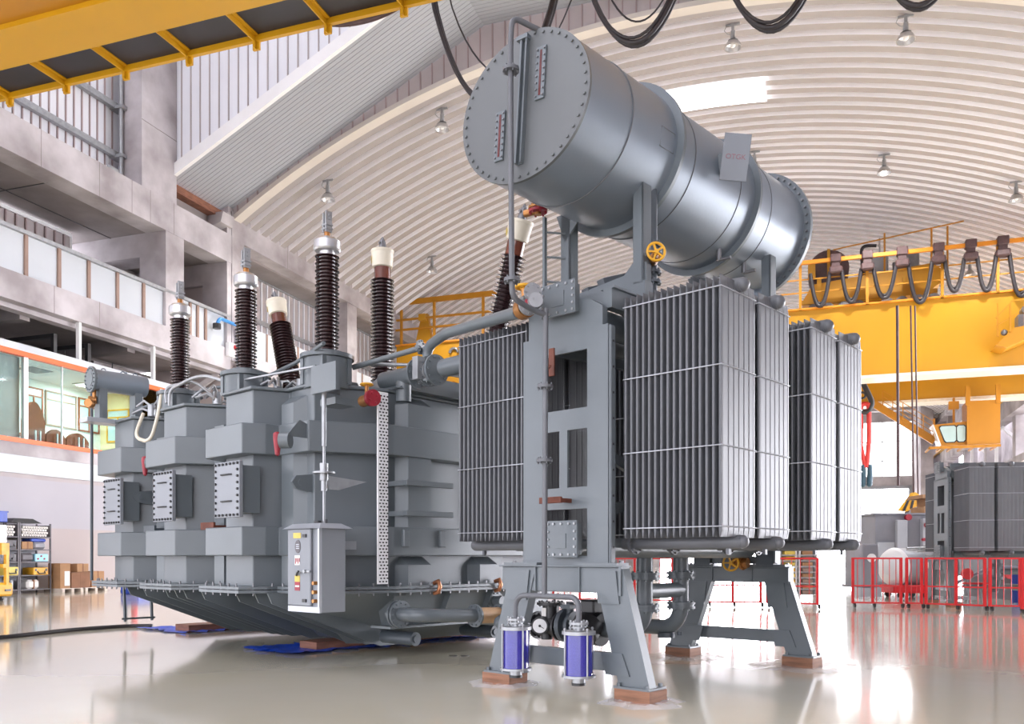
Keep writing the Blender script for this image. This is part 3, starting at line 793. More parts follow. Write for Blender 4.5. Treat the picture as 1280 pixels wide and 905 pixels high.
bushing((-12.2, 6.05, 3.70), (-12.2, 6.05, 5.24), .06, 1.12, .142, 25, 'hv', .325, 3.70, 'brown ribbed bushing on the second bay, lowest and leftmost of the bushings')
bushing((-10.36, 6.05, 3.72), (-10.36, 6.05, 5.26), .06, 1.14, .146, 25, 'hv', .325, 3.72, 'brown ribbed bushing with a silver cap on the third bay')
bushing((-9.0, 6.38, 3.80), (-9.0, 6.38, 5.47), .06, 1.28, .152, 27, 'hv', .335, 3.80, 'tall dark bushing with a silver cap on the round turret nearest the front')
bushing((-12.84, 8.5, 3.55), (-13.6, 8.5, 6.1), .35, 1.98, .19, 30, 'lv', .3, 3.5, 'dark bushing with a cream cap leaning left')
bushing((-10.54, 8.5, 3.50), (-10.54, 8.5, 6.1), .35, 2.12, .186, 32, 'lv', .3, 3.5, 'upright dark bushing with a cream cap')
bushing((-8.36, 8.5, 3.5), (-7.60, 8.5, 5.9), .35, 1.93, .18, 30, 'lv', .3, 3.5, 'dark bushing with a cream cap leaning right behind the radiators')
# conduit hoses and pipework on the cover
m = MB(); m.tube(fillet([(-12.9, 5.82, 3.48), (-12.85, 5.66, 3.1), (-12.4, 5.7, 2.98), (-12.25, 5.75, 3.4), (-12.2, 5.78, 3.75)], .25, 8), .028, 8); m.build('conduit_hose', 'cream_cap', TR)
m = MB(); m.tube(fillet([(-11.85, 5.72, 3.46), (-11.8, 5.7, 3.68), (-11.3, 5.9, 3.86), (-10.8, 6.0, 3.70), (-10.5, 6.2, 3.55)], .3, 8), .024, 8); m.tube(fillet([(-11.9, 5.7, 3.5), (-11.95, 5.7, 3.72), (-11.5, 5.9, 3.80), (-11.35, 6.1, 3.6)], .2, 8), .020, 8); m.build('conduit_hose', 'galv', TR)
for i, (x, y) in enumerate(((-13.1, 6.2), (-11.5, 6.25), (-11.2, 6.1), (-9.9, 6.25), (-9.6, 6.4), (-12.9, 5.95))):
    m = MB()
    for k in range(4):
        a = random.uniform(0, 6.28); l = random.uniform(.18, .4); zz = 3.48 + .04 * k
        m.tube([(x, y, zz), (x + l * .5 * math.cos(a), y + l * .5 * math.sin(a), zz + random.uniform(.05, .16)), (x + l * math.cos(a), y + l * math.sin(a), zz)], .02, 6)
    m.cyl((x, y, 3.45), (x, y, 3.62), .06, 10); m.build('conduit_fitting', 'galv', TR)
m = MB(); m.tube([(-13.4, 5.9, 3.6), (-11.8, 6.3, 3.78), (-10.6, 6.35, 3.72), (-9.4, 6.2, 3.78), (-8.6, 6.05, 3.86)], .025, 8); m.build('cover_pipe', 'grey_tank', TR)
m = MB(); m.bar((-10.2, 5.9, 3.62), (-8.75, 6.02, 3.60), .03, .02); m.build('conduit_tray', 'galv', TR)
# pipes from the turret to the cooler
m = MB(); m.cyl((-8.9, 7.2, 3.62), (-7.95, 7.2, 3.62), .115, 20); m.cyl((-7.75, 7.2, 3.62), (-6.95, 7.2, 3.63), .11, 20)
for x in (-8.22, -8.02, -7.88): flange(m, (x, 7.2, 3.62), (1, 0, 0), .19, .03, 10)
m.cyl((-8.5, 7.2, 3.3), (-8.5, 7.2, 3.62), .1, 16); m.build('oil_pipe', 'grey_tank', TR)
m = MB(); m.cyl((-8.12, 7.2, 3.62), (-7.98, 7.2, 3.62), .13, 20); m.box(-8.1, -8.0, 7.0, 7.12, 3.5, 3.78); m.cyl((-8.05, 7.2, 3.72), (-8.05, 7.2, 3.92), .06, 12); m.build('gas_relay', 'galv', TR)
m = MB(); m.tube(fillet([(-8.05, 7.2, 3.45), (-8.05, 7.2, 3.93), (-7.6, 7.1, 4.0), (-5.75, 6.35, 3.74)], .15, 6), .062, 14); m.tube([(-8.9, 6.7, 3.72), (-8.1, 7.15, 3.92)], .035, 10); flange(m, (-8.05, 7.2, 3.5), (0, 0, 1), .12, .03, 8); flange(m, (-8.12, 7.15, 3.93), (1, .4, 0), .09, .03, 8)
m.build('conservator_pipe', 'grey_tank', TR)
m = MB(); m.tube([(-8.9, 6.9, 3.80), (-8.25, 7.1, 3.72), (-7.9, 7.25, 3.6), (-7.2, 7.6, 3.42)], .022, 8); m.cyl((-7.32, 7.54, 3.45), (-7.18, 7.62, 3.42), .04, 10); m.build('cover_pipe', 'galv', TR)
# hull outlet pipe with tan sleeve towards the pumps
m = MB()
flange(m, (-8.36, 6.98, .60), (1, 0, 0), .17, .03, 12); flange(m, (-8.30, 6.98, .60), (1, 0, 0), .17, .03, 12)
m.tube(fillet([(-8.5, 6.98, .60), (-7.95, 6.98, .60), (-7.93, 7.95, .55)], .28, 8), .085, 18)
flange(m, (-7.93, 7.92, .55), (0, 1, 0), .15, .03, 10); flange(m, (-7.91, 8.36, .54), (0, 1, 0), .15, .03, 10); m.cyl((-7.91, 8.36, .54), (-7.9, 8.6, .53), .085, 16)
OP = m.build('outlet_pipe', 'grey', TR)
m = MB(); flange(m, (-8.5, 8.9, .68), (1, 0, 0), .15, .03, 10); m.cyl((-8.6, 8.9, .68), (-8.35, 8.9, .68), .08, 14); m.build('inlet_port', 'grey', TR)
m = MB(); m.cyl((-7.93, 7.94, .55), (-7.91, 8.34, .54), .105, 20)
m.build('pipe_sleeve', 'tan', OP)
# cooling pipe stand legs under the far end
m = MB()
for y in (6.15, 6.6): m.bar((-14.35, y, .87), (-14.3, y, .25), .03, .05)
m.bar((-14.3, 6.1, .3), (-14.3, 6.65, .3), .03, .03); m.build('end_step', 'grey_dark', TR)
m = MB(); m.cyl((-14.05, 5.52, .95), (-14.05, 5.52, 3.9), .025, 8); m.build('riser_pipe', 'grey_dark', TR)

for o in TR.children:
    if o.name.split('.')[0] in ('upper_band', 'lower_band', 'tank_wall', 'cover_plate'):
        bv = o.modifiers.new('plate_edge', 'BEVEL'); bv.width = .012; bv.segments = 2; bv.limit_method = 'ANGLE'; bv.angle_limit = .3
# control cabinet
CB = thing('control_cabinet', 'grey steel control cabinet with small labels mounted at the front corner of the transformer tank', 'cabinet', (-8.3, 5.75, .69))
m = MB(); m.box(-8.62, -8.0, 5.60, 5.92, .69, 1.65, .006); m.box(-8.9, -8.6, 5.9, 6.05, .95, 1.1); m.box(-8.6, -8.3, 5.9, 6.3, 1.4, 1.5); CBB = m.build('body', 'plate_grey', CB)
m = MB(); m.loft([[(-8.68, 5.53, 1.63), (-7.94, 5.53, 1.63), (-7.94, 5.98, 1.63), (-8.68, 5.98, 1.63)], [(-8.6, 5.62, 1.69), (-8.05, 5.62, 1.69), (-8.05, 5.9, 1.69), (-8.6, 5.9, 1.69)]]); m.build('rain_roof', 'light_plate', CB)
m = MB(); m.box(-8.62, -8.17, 5.565, 5.60, .76, 1.63, .008); D = m.build('door', 'plate_grey', CB)
m = MB(); m.box(-8.62, -8.0, 5.57, 5.60, .69, .755); m.box(-8.03, -8.0, 5.565, 5.6, .755, 1.63); m.build('door_surround', 'light_plate', CB)
m = MB(); m.box(-8.28, -8.16, 5.545, 5.566, 1.14, 1.16); m.cyl((-8.25, 5.53, 1.15), (-8.25, 5.566, 1.15), .02, 10); m.tube([(-8.35, 5.55, 1.12), (-8.32, 5.54, 1.15), (-8.28, 5.54, 1.15)], .008, 6); m.build('handle', 'galv', D)
for z in (1.55, .82):
    m = MB(); m.box(-8.31, -8.24, 5.55, 5.566, z - .018, z + .018); m.build('latch', 'black', D)
m = MB(); m.box(-8.5, -8.35, 5.561, 5.566, 1.525, 1.585); m.build('yellow_label', 'label_yellow', D)
m = MB(); q = [(-8.41 + .055 * math.cos(a), 1.43 + .075 * math.sin(a)) for a in [2 * PI * i / 24 for i in range(24)]]; m.prism(q, 'xz', 5.560, 5.566); pl = m.build('maker_plate', 'case_dark', D)
m = MB()
for k in range(3): m.box(-8.44, -8.38, 5.557, 5.5605, 1.405 + .022 * k, 1.414 + .022 * k)
m.build('plate_lettering', 'light_plate', D)
m = MB(); m.box(-8.47, -8.37, 5.561, 5.566, 1.22, 1.33, mi=0)
for k in range(4): m.box(-8.46 + .025 * k, -8.445 + .025 * k, 5.559, 5.562, 1.235 + .02 * (k % 2), 1.30, mi=1)
m.build('warning_label', ['paper', 'red_cap'], D)
m = MB(); m.box(-8.47, -8.37, 5.561, 5.566, 1.03, 1.10); m.build('padlock_tag', 'label_yellow', D)
m = MB(); m.box(-8.47, -8.37, 5.561, 5.566, .93, 1.03); m.box(-8.46, -8.38, 5.559, 5.562, .97, .99, mi=1); m.build('warning_label', ['red_cap', 'paper'], D)
m = MB(); m.tube([(-8.42, 5.55, 1.1), (-8.40, 5.545, 1.13), (-8.37, 5.545, 1.15)], .012, 6); m.build('padlock', 'black', D)
for z in (1.02, .92, .82):
    m = MB(); m.cyl((-8.10, 5.55, z), (-8.10, 5.62, z), .022, 10); m.build('cable_gland', 'brass', CB)
m = MB(); m.cyl((-8.385, 5.82, 1.66), (-8.385, 5.82, 1.73), .05, 10); m.box(-8.47, -8.28, 5.74, 5.9, 1.66, 1.70); m.cyl((-8.2, 5.8, 1.66), (-8.2, 5.8, 1.74), .015, 8); m.build('gearbox', 'black', CB)

# auxiliary conservator
AC = thing('auxiliary_conservator', 'small grey oil drum on flat legs at the left end of the transformer', 'tank', (-13.8, 5.9, 3.45))
m = MB(); m.cyl((-13.8, 5.42, 4.06), (-13.8, 6.25, 4.06), .165, 32); m.ball((-13.8, 5.95, 4.24), .02, 8)
for y in (5.6, 5.9, 6.1): m.tube(arc((-13.8, y, 4.22), 0, PI, .035, (0, 1, 0), (0, 0, 1)), .010, 6)
B = m.build('drum', 'steel_paint', AC)
m = MB(); flange(m, (-13.8, 5.41, 4.06), (0, 1, 0), .2, .035, 16); m.cyl((-13.8, 5.385, 4.06), (-13.8, 5.395, 4.06), .11, 20); m.build('end_flange', 'grey_tank', AC)
for y in (5.5, 6.05):
    m = MB(); m.box(-13.9, -13.7, y, y + .12, 3.45, 3.95); m.build('leg', 'grey', AC)
m = MB(); m.cyl((-13.8, 5.46, 3.72), (-13.8, 5.46, 3.9), .03, 8); m.cyl((-13.86, 5.40, 3.75), (-13.8, 5.5, 3.75), .06, 12); m.cyl((-13.8, 5.42, 3.68), (-13.74, 5.34, 3.68), .065, 14); m.build('drain_valve', 'brass', AC)
m = MB(); m.cyl((-13.8, 6.2, 3.82), (-13.8, 6.2, 3.9), .025, 8); m.box(-13.86, -13.74, 6.18, 6.22, 3.81, 3.83); m.build('drain_plug', 'galv', AC)
m = MB(); m.box(-13.95, -13.65, 5.3, 6.3, 3.39, 3.46); m.build('support_arm', 'light_plate', AC)

# ================================================================ COOLER BANK
NF, FW, FZ0, FZ1, PITCH = 16, .62, 1.483, 3.73, .0655
def fin_profile():
    pts = []; n = 6
    # one pressed panel: rounded front edge, six shallow flutes, rounded back edge
    top = [(0, .004), (.006, .012), (.03, .0145)]
    for k in range(n):
        y0 = .03 + (FW - .06) * k / n; y1 = .03 + (FW - .06) * (k + 1) / n; d = y1 - y0
        top += [(y0 + d * .12, .0145), (y0 + d * .82, .0145), (y0 + d * .9, .0112), (y0 + d * .97, .0112)]
    top += [(FW - .03, .0145), (FW - .006, .012), (FW, .004)]
    return [(h, y) for y, h in top] + [(-h, y) for y, h in reversed(top)]
def make_radiator(parent, sx, y0, copies=None):
    """radiator whose inner fin sits at x=0 and grows towards sx*x"""
    hd = MB()
    root = None
    x_in, x_out = (0, sx * PITCH * (NF - 1))
    fm_ = MB(); pf = fin_profile()
    for k in range(NF):
        x = sx * k * PITCH
        sec = lambda z, s, w0, w1: [(x + a * s, y0 + w0 + b * (w1 - w0) / FW, z) for a, b in pf]
        fm_.loft([sec(FZ0, .35, 0, FW), sec(FZ0 + .06, 1, 0, FW), sec(FZ1 - .09, 1, 0, FW), sec(FZ1 - .03, .35, 0, FW), sec(FZ1, .25, .0, FW)])
    return fm_
def radiator(parent, sx, x0, y0, label=None):
    m = make_radiator(parent, sx, 0)if False else None
    fm_ = MB(); pf = fin_profile()
    for k in range(NF):
        x = x0 + sx * k * PITCH
        sec = lambda z, s: [(x + a * s, y0 + b, z) for a, b in pf]
        fm_.loft([sec(FZ0, .4), sec(FZ0 + .06, 1), sec(FZ1 - .10, 1), sec(FZ1 - .04, .35), sec(FZ1, .3)])
    R = fm_.build('radiator', 'grey_fin', parent, label)
    xa, xb = x0 - sx * .22, x0 + sx * ((NF - 1) * PITCH + .05); yc = y0 + FW / 2
    m = MB(); m.cyl((xa, yc, FZ1 - .03), (xb, yc, FZ1 - .03), .068, 18); m.ball((xb, yc, FZ1 - .03), .066, 12)
    flange(m, (x0 - sx * .1, yc, FZ1 - .03), (1, 0, 0), .12, .03, 8); m.build('top_header', 'grey_fin', R)
    m = MB(); m.cyl((xa, yc, FZ0 - .04), (xb, yc, FZ0 - .04), .062, 18); m.ball((xb, yc, FZ0 - .04), .06, 12)
    flange(m, (x0 - sx * .1, yc, FZ0 - .04), (1, 0, 0), .11, .03, 8)
    m.box(xb - sx * .15, xb - sx * .12, yc - .02, yc + .02, FZ0 - .15, FZ0 - .08); m.build('bottom_header', 'grey_fin', R)
    for z in (1.573, 2.27, 2.96, 3.63):
        m = MB(); xe = x0 + sx * ((NF - 1) * PITCH + .018); xs_ = x0 - sx * .018
        m.tube([(xs_, y0 - .004, z), (xe, y0 - .004, z), (xe, y0 + FW + .004, z)], .0065, 6); m.build('tie_rod', 'light_plate', R)
    return R

def make_cooler(name, label, loc, fr, ang=None, full=True):
    C = thing(name, label, 'radiator bank', (-5.3, 8.2, 0), 'T', group=None)
    # front and rear end frames
    for yf, sgn in ((6.5, 1), (9.95, -1)):
        y0, y1 = (yf, yf + .085) if sgn > 0 else (yf - .085, yf)
        m = MB(); ys, ye = (y0, y0 + .03) if sgn > 0 else (y1 - .03, y1)
        L, Rr = -5.815, -4.76
        m.box(L, -5.52, ys, ye, 1.23, 3.47); m.box(-5.005, Rr, ys, ye, 1.23, 3.47)
        m.box(-5.52, -5.005, ys, ye, 3.285, 3.47); m.box(-5.52, -5.005, ys, ye, 2.535, 2.735); m.box(-5.52, -5.005, ys, ye, 1.772, 1.98)
        m.box(-5.345, -5.246, ys, ye, 1.98, 2.535); m.box(-5.52, -5.005, ys, ye, 1.23, 1.32)
        m.box(L, L + .02, y0, y1, 1.23, 3.47); m.box(Rr, Rr + .03, y0, y1, 1.23, 3.47, .012); m.box(L, Rr, y0, y1, 3.45, 3.48)
        m.box(-5.75, -4.83, y0 + sgn * .01, y1, 3.47, 3.66)
        if sgn > 0:
            m.box(-5.75, -5.3, 6.51, 6.6, 3.66, 3.80); m.prism([(-5.30, 3.66), (-4.83, 3.66), (-4.95, 3.74), (-5.30, 3.84)], 'xz', 6.51, 6.6)
        col_ = m.build('end_frame', 'grey', C)
        m = MB()
        for k in range(9): m.cyl((Rr + .005, (y0 + y1) / 2, 1.4 + k * .24), (Rr + .033, (y0 + y1) / 2, 1.4 + k * .24), .012, 8)
        absorb(col_, m, 'black')
    # inspection covers on the front frame
    for (x0, x1, z0, z1) in ((-5.497, -5.078, 3.63, 3.95), (-5.431, -5.055, 1.304, 1.658)):
        m = MB(); m.box(x0 + .03, x1 - .03, 6.435, 6.52, z0 + .03, z1 - .03); m.box(x0, x1, 6.405, 6.435, z0, z1, .004)
        m.box(x0 + .13, x1 - .13, 6.397, 6.405, z0 + .09, z0 + .23); cv = m.build('inspection_cover', 'grey', C)
        m = MB(); pts = []
        for k in range(5): pts += [(x0 + .025, 6.405, z0 + .03 + (z1 - z0 - .06) * k / 4), (x1 - .025, 6.405, z0 + .03 + (z1 - z0 - .06) * k / 4)]
        for k in range(1, 4): pts += [(x0 + (x1 - x0) * k / 4, 6.405, z0 + .03), (x0 + (x1 - x0) * k / 4, 6.405, z1 - .03)]
        m.bolts(pts, (0, -1, 0), .013, .014); absorb(cv, m, 'galv')
    # legs, cross beams and braces
    for yf, top, cbz, brz in ((6.5, 1.20, .975, (.25, .42)), (9.95, 1.02, 1.0, (.27, .42))):
        w = .09
        for (tx, bx) in ((-5.77, -6.08), (-4.72, -4.43)):
            m = MB(); h = .185
            poly = [(tx - h, top), (tx + h, top), (bx + h, .13), (bx - h, .13)]
            m.prism([(tx - .165, top), (tx + .165, top), (bx + .165, .135), (bx - .165, .135)], 'xz', yf - .06, yf - .04)
            m.prism([(tx - .165, top), (tx + .165, top), (bx + .165, .135), (bx - .165, .135)], 'xz', yf + .03, yf + .05)
            m.prism([(tx - .02, top), (tx + .02, top), (bx + .02, .135), (bx - .02, .135)], 'xz', yf - .04, yf + .03)
            m.prism([(tx + .15, top), (tx + .168, top), (bx + .168, .135), (bx + .15, .135)], 'xz', yf - .06, yf + .05)
            lg = m.build('leg', 'grey', C)
            m = MB(); m.box(bx - .19, bx + .19, yf - .11, yf + .17, .12, .14)
            m.bolts([(bx + a, yf + b, .14) for a in (-.15, .15) for b in (-.08, .14)], (0, 0, 1), .02, .03); m.build('foot_plate', 'grey', lg)
            m = MB(); s = 1 if bx < tx else -1
            m.prism([(bx + s * .04, .23), (bx + s * .30, .23), (bx + s * .36, .43), (bx + s * .12, .43)][::1], 'xz', yf - .078, yf - .062); m.build('gusset_plate', 'grey', lg); m = MB()
            m.prism([(tx - .14, top - .02), (tx + .10, top - .02), (tx + (.06 if s > 0 else .14), top - .32), (tx - (.22 if s > 0 else .10), top - .32)], 'xz', yf - .078, yf - .062); m.build('gusset_plate', 'grey', lg)
        m = MB()
        z1 = cbz + (.24 if yf < 7 else .18)
        m.box(-6.06, -4.58, yf - .05, yf + .05, cbz, z1, .006); m.box(-6.08, -4.55, yf - .08, yf + .07, z1, z1 + .015)
        m.box(-4.585, -4.56, yf - .08, yf + .06, cbz - .02, z1)
        for x in (-5.6, -5.05): m.box(x - .008, x + .008, yf - .07, yf - .05, cbz, z1)
        cb = m.build('cross_beam', 'grey', C)
        m = MB()
        for x in (-5.95, -5.62, -5.05, -4.62): m.cyl((x, yf + .02, z1 - .03), (x, yf + .02, z1 + .06), .02, 6)
        absorb(cb, m, 'bolt')
        for a, b in ((-6.0, -5.56), (-5.1, -4.6)):
            m = MB(); m.box(a, b, yf - .09, yf + .1, z1 + .012, z1 + .04); m.build('splice_plate', 'grey', cb)
        m = MB(); m.box(-5.98, -4.55, yf + .0, yf + .08, *brz, .006); m.build('foot_brace', 'grey', C)
    for a, b in ((-5.85, -5.62), (-5.45, -5.2), (-4.98, -4.75)):
        m = MB(); m.box(a, b, 9.86, 10.05, 1.19, 1.45); m.build('stub_column', 'grey_dark', C)
    # longitudinal members and main header pipes
    for x in (-5.76, -4.84):
        m = MB(); m.box(x - .05, x + .05, 6.6, 9.95, 3.66, 3.84); m.box(x - .08, x + .08, 6.6, 9.95, 3.84, 3.86); m.build('long_beam', 'grey', C)
    for p_, q_ in (((-4.95, 6.75, 2.30), (-4.95, 8.2, 1.85)), ((-4.95, 6.75, 1.75), (-4.95, 8.2, 2.1)), ((-5.6, 6.75, 3.4), (-4.9, 9.7, 3.3))):
        m = MB(); m.bar(p_, q_, .05, .10); m.build('diagonal_brace', 'grey', C)
    m = MB()
    m.cyl((-7.0, 7.2, 3.62), (-5.5, 7.2, 3.6), .11, 16); m.build('inlet_pipe', 'grey', C)
    for x in (-5.53, -5.08):
        for z, r in ((3.60, .13), (1.40, .10)):
            m = MB(); m.cyl((x, 6.75, z), (x, 9.85, z), r, 20); m.build('main_header', 'grey', C)
    for y0 in (6.63, 7.33, 8.46, 9.18):
        radiator(C, 1, -4.662, y0); radiator(C, -1, -5.898, y0)
    return C
CO = make_cooler('radiator_bank', 'large grey cooler bank of ribbed radiators on splayed legs standing on wooden blocks', None, 'T')
# hanging pipes, flanges and elbows under the bank
def drop(y, x1):
    m = MB(); x = -5.36
    m.cyl((x, y, .72), (x, y, 1.5), .09, 22)
    m.tube(arc((x - .26, y, .74), 0, -PI / 2, .26, (1, 0, 0), (0, 0, 1), 10), .09, 22)
    m.cyl((x - .26, y, .48), (x1, y, .48), .09, 22); p = m.build('drop_pipe', 'grey', CO)
    for z in (1.10, .75):
        m = MB(); m.cyl((x, y, z - .025), (x, y, z + .025), .15, 20); flange(m, (x, y, z + .025), (0, 0, 1), .165, .026, 10); flange(m, (x, y, z - .025), (0, 0, 1), .165, .026, 10); m.build('pipe_flange', 'grey', p)
    m = MB(); m.cyl((x - .2, y, .36), (x - .2, y, .42), .10, 14); m.cyl((x - .02, y, .40), (x - .02, y, .44), .03, 8); m.build('drain_boss', 'grey_dark', p)
drop(8.0, -7.55); drop(8.75, -6.6)
m = MB(); m.cyl((-5.36, 8.0, .93), (-5.36, 8.75, .93), .085, 20); m.build('link_pipe', 'grey', CO)
m = MB(); m.cyl((-7.55, 8.0, .48), (-7.9, 8.55, .52), .085, 18); m.build('feed_pipe', 'grey_dark', CO)
# pump set on the line
m = MB(); m.cyl((-6.930, 8.0, .48), (-6.580, 8.0, .48), .13, 24); m.cyl((-6.710, 8.0, .55), (-6.710, 8.0, .74), .10, 18); flange(m, (-6.710, 8.0, .75), (0, 0, 1), .17, .03, 12)
flange(m, (-6.910, 8.0, .48), (1, 0, 0), .17, .03, 12); flange(m, (-6.570, 8.0, .48), (1, 0, 0), .17, .03, 12); m.cyl((-6.730, 7.95, .32), (-6.730, 7.95, .40), .07, 12); PV = m.build('flow_indicator', 'black', CO)
dn = Vector((.55, -.83, 0)).normalized(); dc = Vector((-6.715, 7.80, .49)); ds = Vector((-dn.y, dn.x, 0))
m = MB(); m.cyl(dc - dn * .07, dc, .105, 24); m.build('dial_case', 'black', PV)
m = MB(); m.cyl(dc + dn * .001, dc + dn * .004, .085, 24); m.build('dial_face', 'white', PV)
m = MB(); m.bar(dc + dn * .007, dc + dn * .007 + ds * .05 + Vector((0, 0, -.03)), .012, .006); m.ball(dc + dn * .006, .016, 8); m.build('dial_pointer', 'black', PV)
m = MB(); m.box(-6.76, -6.69, 7.885, 7.895, .6, .7); m.build('type_plate', 'paper', PV)
m = MB(); m.cyl((-6.5, 8.0, .5), (-6.44, 8.0, .5), .20, 28); m.cyl((-6.44, 8.0, .5), (-6.38, 8.0, .5), .12, 20); m.cyl((-6.38, 8.0, .5), (-6.34, 8.0, .5), .17, 24); m.cyl((-6.42, 8.0, .5), (-6.41, 8.0, .78), .05, 10); m.box(-6.48, -6.34, 7.9, 8.1, .70, .75); m.build('butterfly_valve', 'grey_dark', CO)
m = MB(); m.cyl((-6.2, 7.95, .5), (-5.9, 7.95, .48), .19, 24); m.cyl((-6.22, 7.95, .5), (-6.24, 7.95, .5), .12, 18); m.box(-6.15, -5.95, 7.85, 8.1, .66, .82, .02); m.cyl((-6.0, 7.85, .55), (-6.0, 7.72, .45), .17, 20); PM = m.build('oil_pump', 'black', CO)
for q_ in ((-6.09, -5.97, 7.70, 7.71, .56, .60), (-6.02, -5.92, 7.715, 7.72, .36, .44)):
    m = MB(); m.box(*q_); m.build('type_plate', 'paper', PM)
# drain valve with yellow handwheel on the rear beam
m = MB(); m.cyl((-5.25, 9.8, 1.24), (-5.05, 9.8, 1.24), .06, 12); flange(m, (-5.12, 9.8, 1.24), (1, 0, 0), .09, .02, 6); m.cyl((-5.2, 9.7, 1.24), (-5.2, 9.8, 1.24), .02, 8); dv = m.build('drain_valve', 'brass', CO)
def wheel(c, ax, r, rod, parent, matn='handwheel', n=5):
    c = Vector(c); u, v = ortho(ax); m = MB()
    m.tube([c + r * (math.cos(2 * PI * i / 24) * u + math.sin(2 * PI * i / 24) * v) for i in range(24)], rod, 8, True)
    for i in range(n):
        a = 2 * PI * i / n; m.bar(c, c + r * (math.cos(a) * u + math.sin(a) * v), rod * 1.3, rod * 1.3, tuple(Vector(ax)))
    m.cyl(c - Vector(ax) * .02, c + Vector(ax) * .02, r * .25, 10); return m.build('handwheel', matn, parent)
wheel((-5.22, 9.68, 1.24), (.2, -1, 0), .095, .014, dv)
# pipe rack seen on the front: rusty clamps
m = MB(); m.box(-5.40, -5.33, 6.40, 6.42, 3.06, 3.33, .004); m.cyl((-5.37, 6.36, 3.13), (-5.29, 6.30, 3.13), .012, 8); CLm = m.build('pipe_clamp', 'rust', CO)
m = MB(); m.box(-5.42, -5.15, 6.28, 6.31, 1.82, 1.88, .004); m.box(-5.22, -5.19, 6.3, 6.5, 1.83, 1.87); m.build('pipe_clamp', 'rust', CO)

# conservator support cradles belong to the bank
for y, xl, xr, zt in ((7.1, -5.74, -4.82, 4.98), (9.75, -5.76, -4.78, 4.95)):
    m = MB(); m.box(-5.80, -4.74, y - .02, y + .12, 3.86, 4.02)
    m.prism([(-5.8, 4.02), (-4.74, 4.02), (-4.74, 4.2), (-4.9, 4.22), (-5.0, 4.12), (-5.55, 4.06), (-5.8, 4.06)], 'xz', y, y + .03)
    m.box(xl - .06, xl + .06, y - .02, y, 4.0, zt); m.box(xl + .04, xl + .06, y - .02, y + .12, 4.0, zt)
    m.box(xr - .06, xr + .06, y - .02, y, 4.0, zt); m.box(xr + .04, xr + .06, y - .02, y + .12, 4.0, zt)
    m.prism([(-5.86, zt - .05), (-5.62, zt - .05), (-5.55, zt - .15), (-5.75, zt - .35)], 'xz', y - .02, y + .0)
    m.build('conservator_cradle', 'grey', CO)
m = MB()
for dz in (0, .26, .52): m.cyl((-5.90, 6.95, 4.22 + dz), (-5.74, 7.08, 4.2 + dz), .012, 8)
m.box(-5.93, -5.90, 6.93, 6.97, 3.7, 4.9); m.build('ladder', 'grey', CO)
m = MB(); m.bar((-5.5, 7.12, 4.05), (-5.4, 7.4, 4.14), .12, .10); m.build('clamp_block', 'grey_dark', CO)
m = MB(); m.bar((-5.3, 7.12, 4.10), (-5.2, 7.4, 4.2), .12, .10); m.build('clamp_block', 'grey_dark', CO)
m = MB(); m.cyl((-5.55, 6.9, 3.86), (-5.55, 6.9, 4.0), .03, 8); m.ball((-5.55, 6.9, 3.9), .05, 8); tv = m.build('top_valve', 'brass', CO)
wheel((-5.55, 6.9, 4.02), (0, 0, 1), .09, .014, tv)
# bolts of timber under the feet
def block(x, y, label):
    m = MB(); m.box(x - .19, x + .19, y - .14, y + .14, 0, .06); m.box(x - .19, x + .19, y - .14, y + .14, .062, .12)
    m.box(x - .188, x + .188, y - .138, y + .138, .058, .064); solo(m, 'wooden_block', 'wood', label, 'wooden block', (x, y, 0), 'T', group='wooden blocks under the cooler feet')
block(-6.10, 6.53, 'wooden block under the left front foot of the cooler bank')
block(-4.42, 6.53, 'wooden block under the right front foot, nearest the viewer')
block(-6.08, 9.98, 'wooden block under the left rear foot, behind the drop pipes')
block(-4.44, 9.98, 'wooden block under the right rear foot of the cooler bank')
def film(x, y, r, label, seed):
    rnd = random.Random(seed); m = MB(); n = 40; rad = [r * (.75 + .5 * rnd.random()) for _ in range(n)]
    rad = [(rad[i - 1] + rad[i] + rad[(i + 1) % n]) / 3 for i in range(n)]
    rings = []
    for f, z in ((.25, .006), (.5, .012), (.75, .018), (1.0, .004)):
        rings.append([(x + f * rad[i] * math.cos(2 * PI * i / n), y + f * rad[i] * 1.1 * math.sin(2 * PI * i / n), z + (.018 * rnd.random() if f > .4 and f < 1 else 0)) for i in range(n)])
    for A, B in zip(rings[:-1], rings[1:]):
        for i in range(n): m.face([A[i], A[(i + 1) % n], B[(i + 1) % n], B[i]], True)
    solo(m, 'plastic_film', 'film', label, 'plastic sheet', (x, y, 0), 'T', group='plastic sheets under the wooden blocks')
film(-6.1, 6.5, .36, 'crumpled white film under the left front wooden block', 1)
film(-4.4, 6.5, .36, 'crumpled white film under the right front wooden block', 2)
film(-6.05, 10.0, .5, 'crumpled white film under the left rear wooden block', 3)
film(-4.4, 10.0, .6, 'crumpled white film under the right rear wooden block', 4)

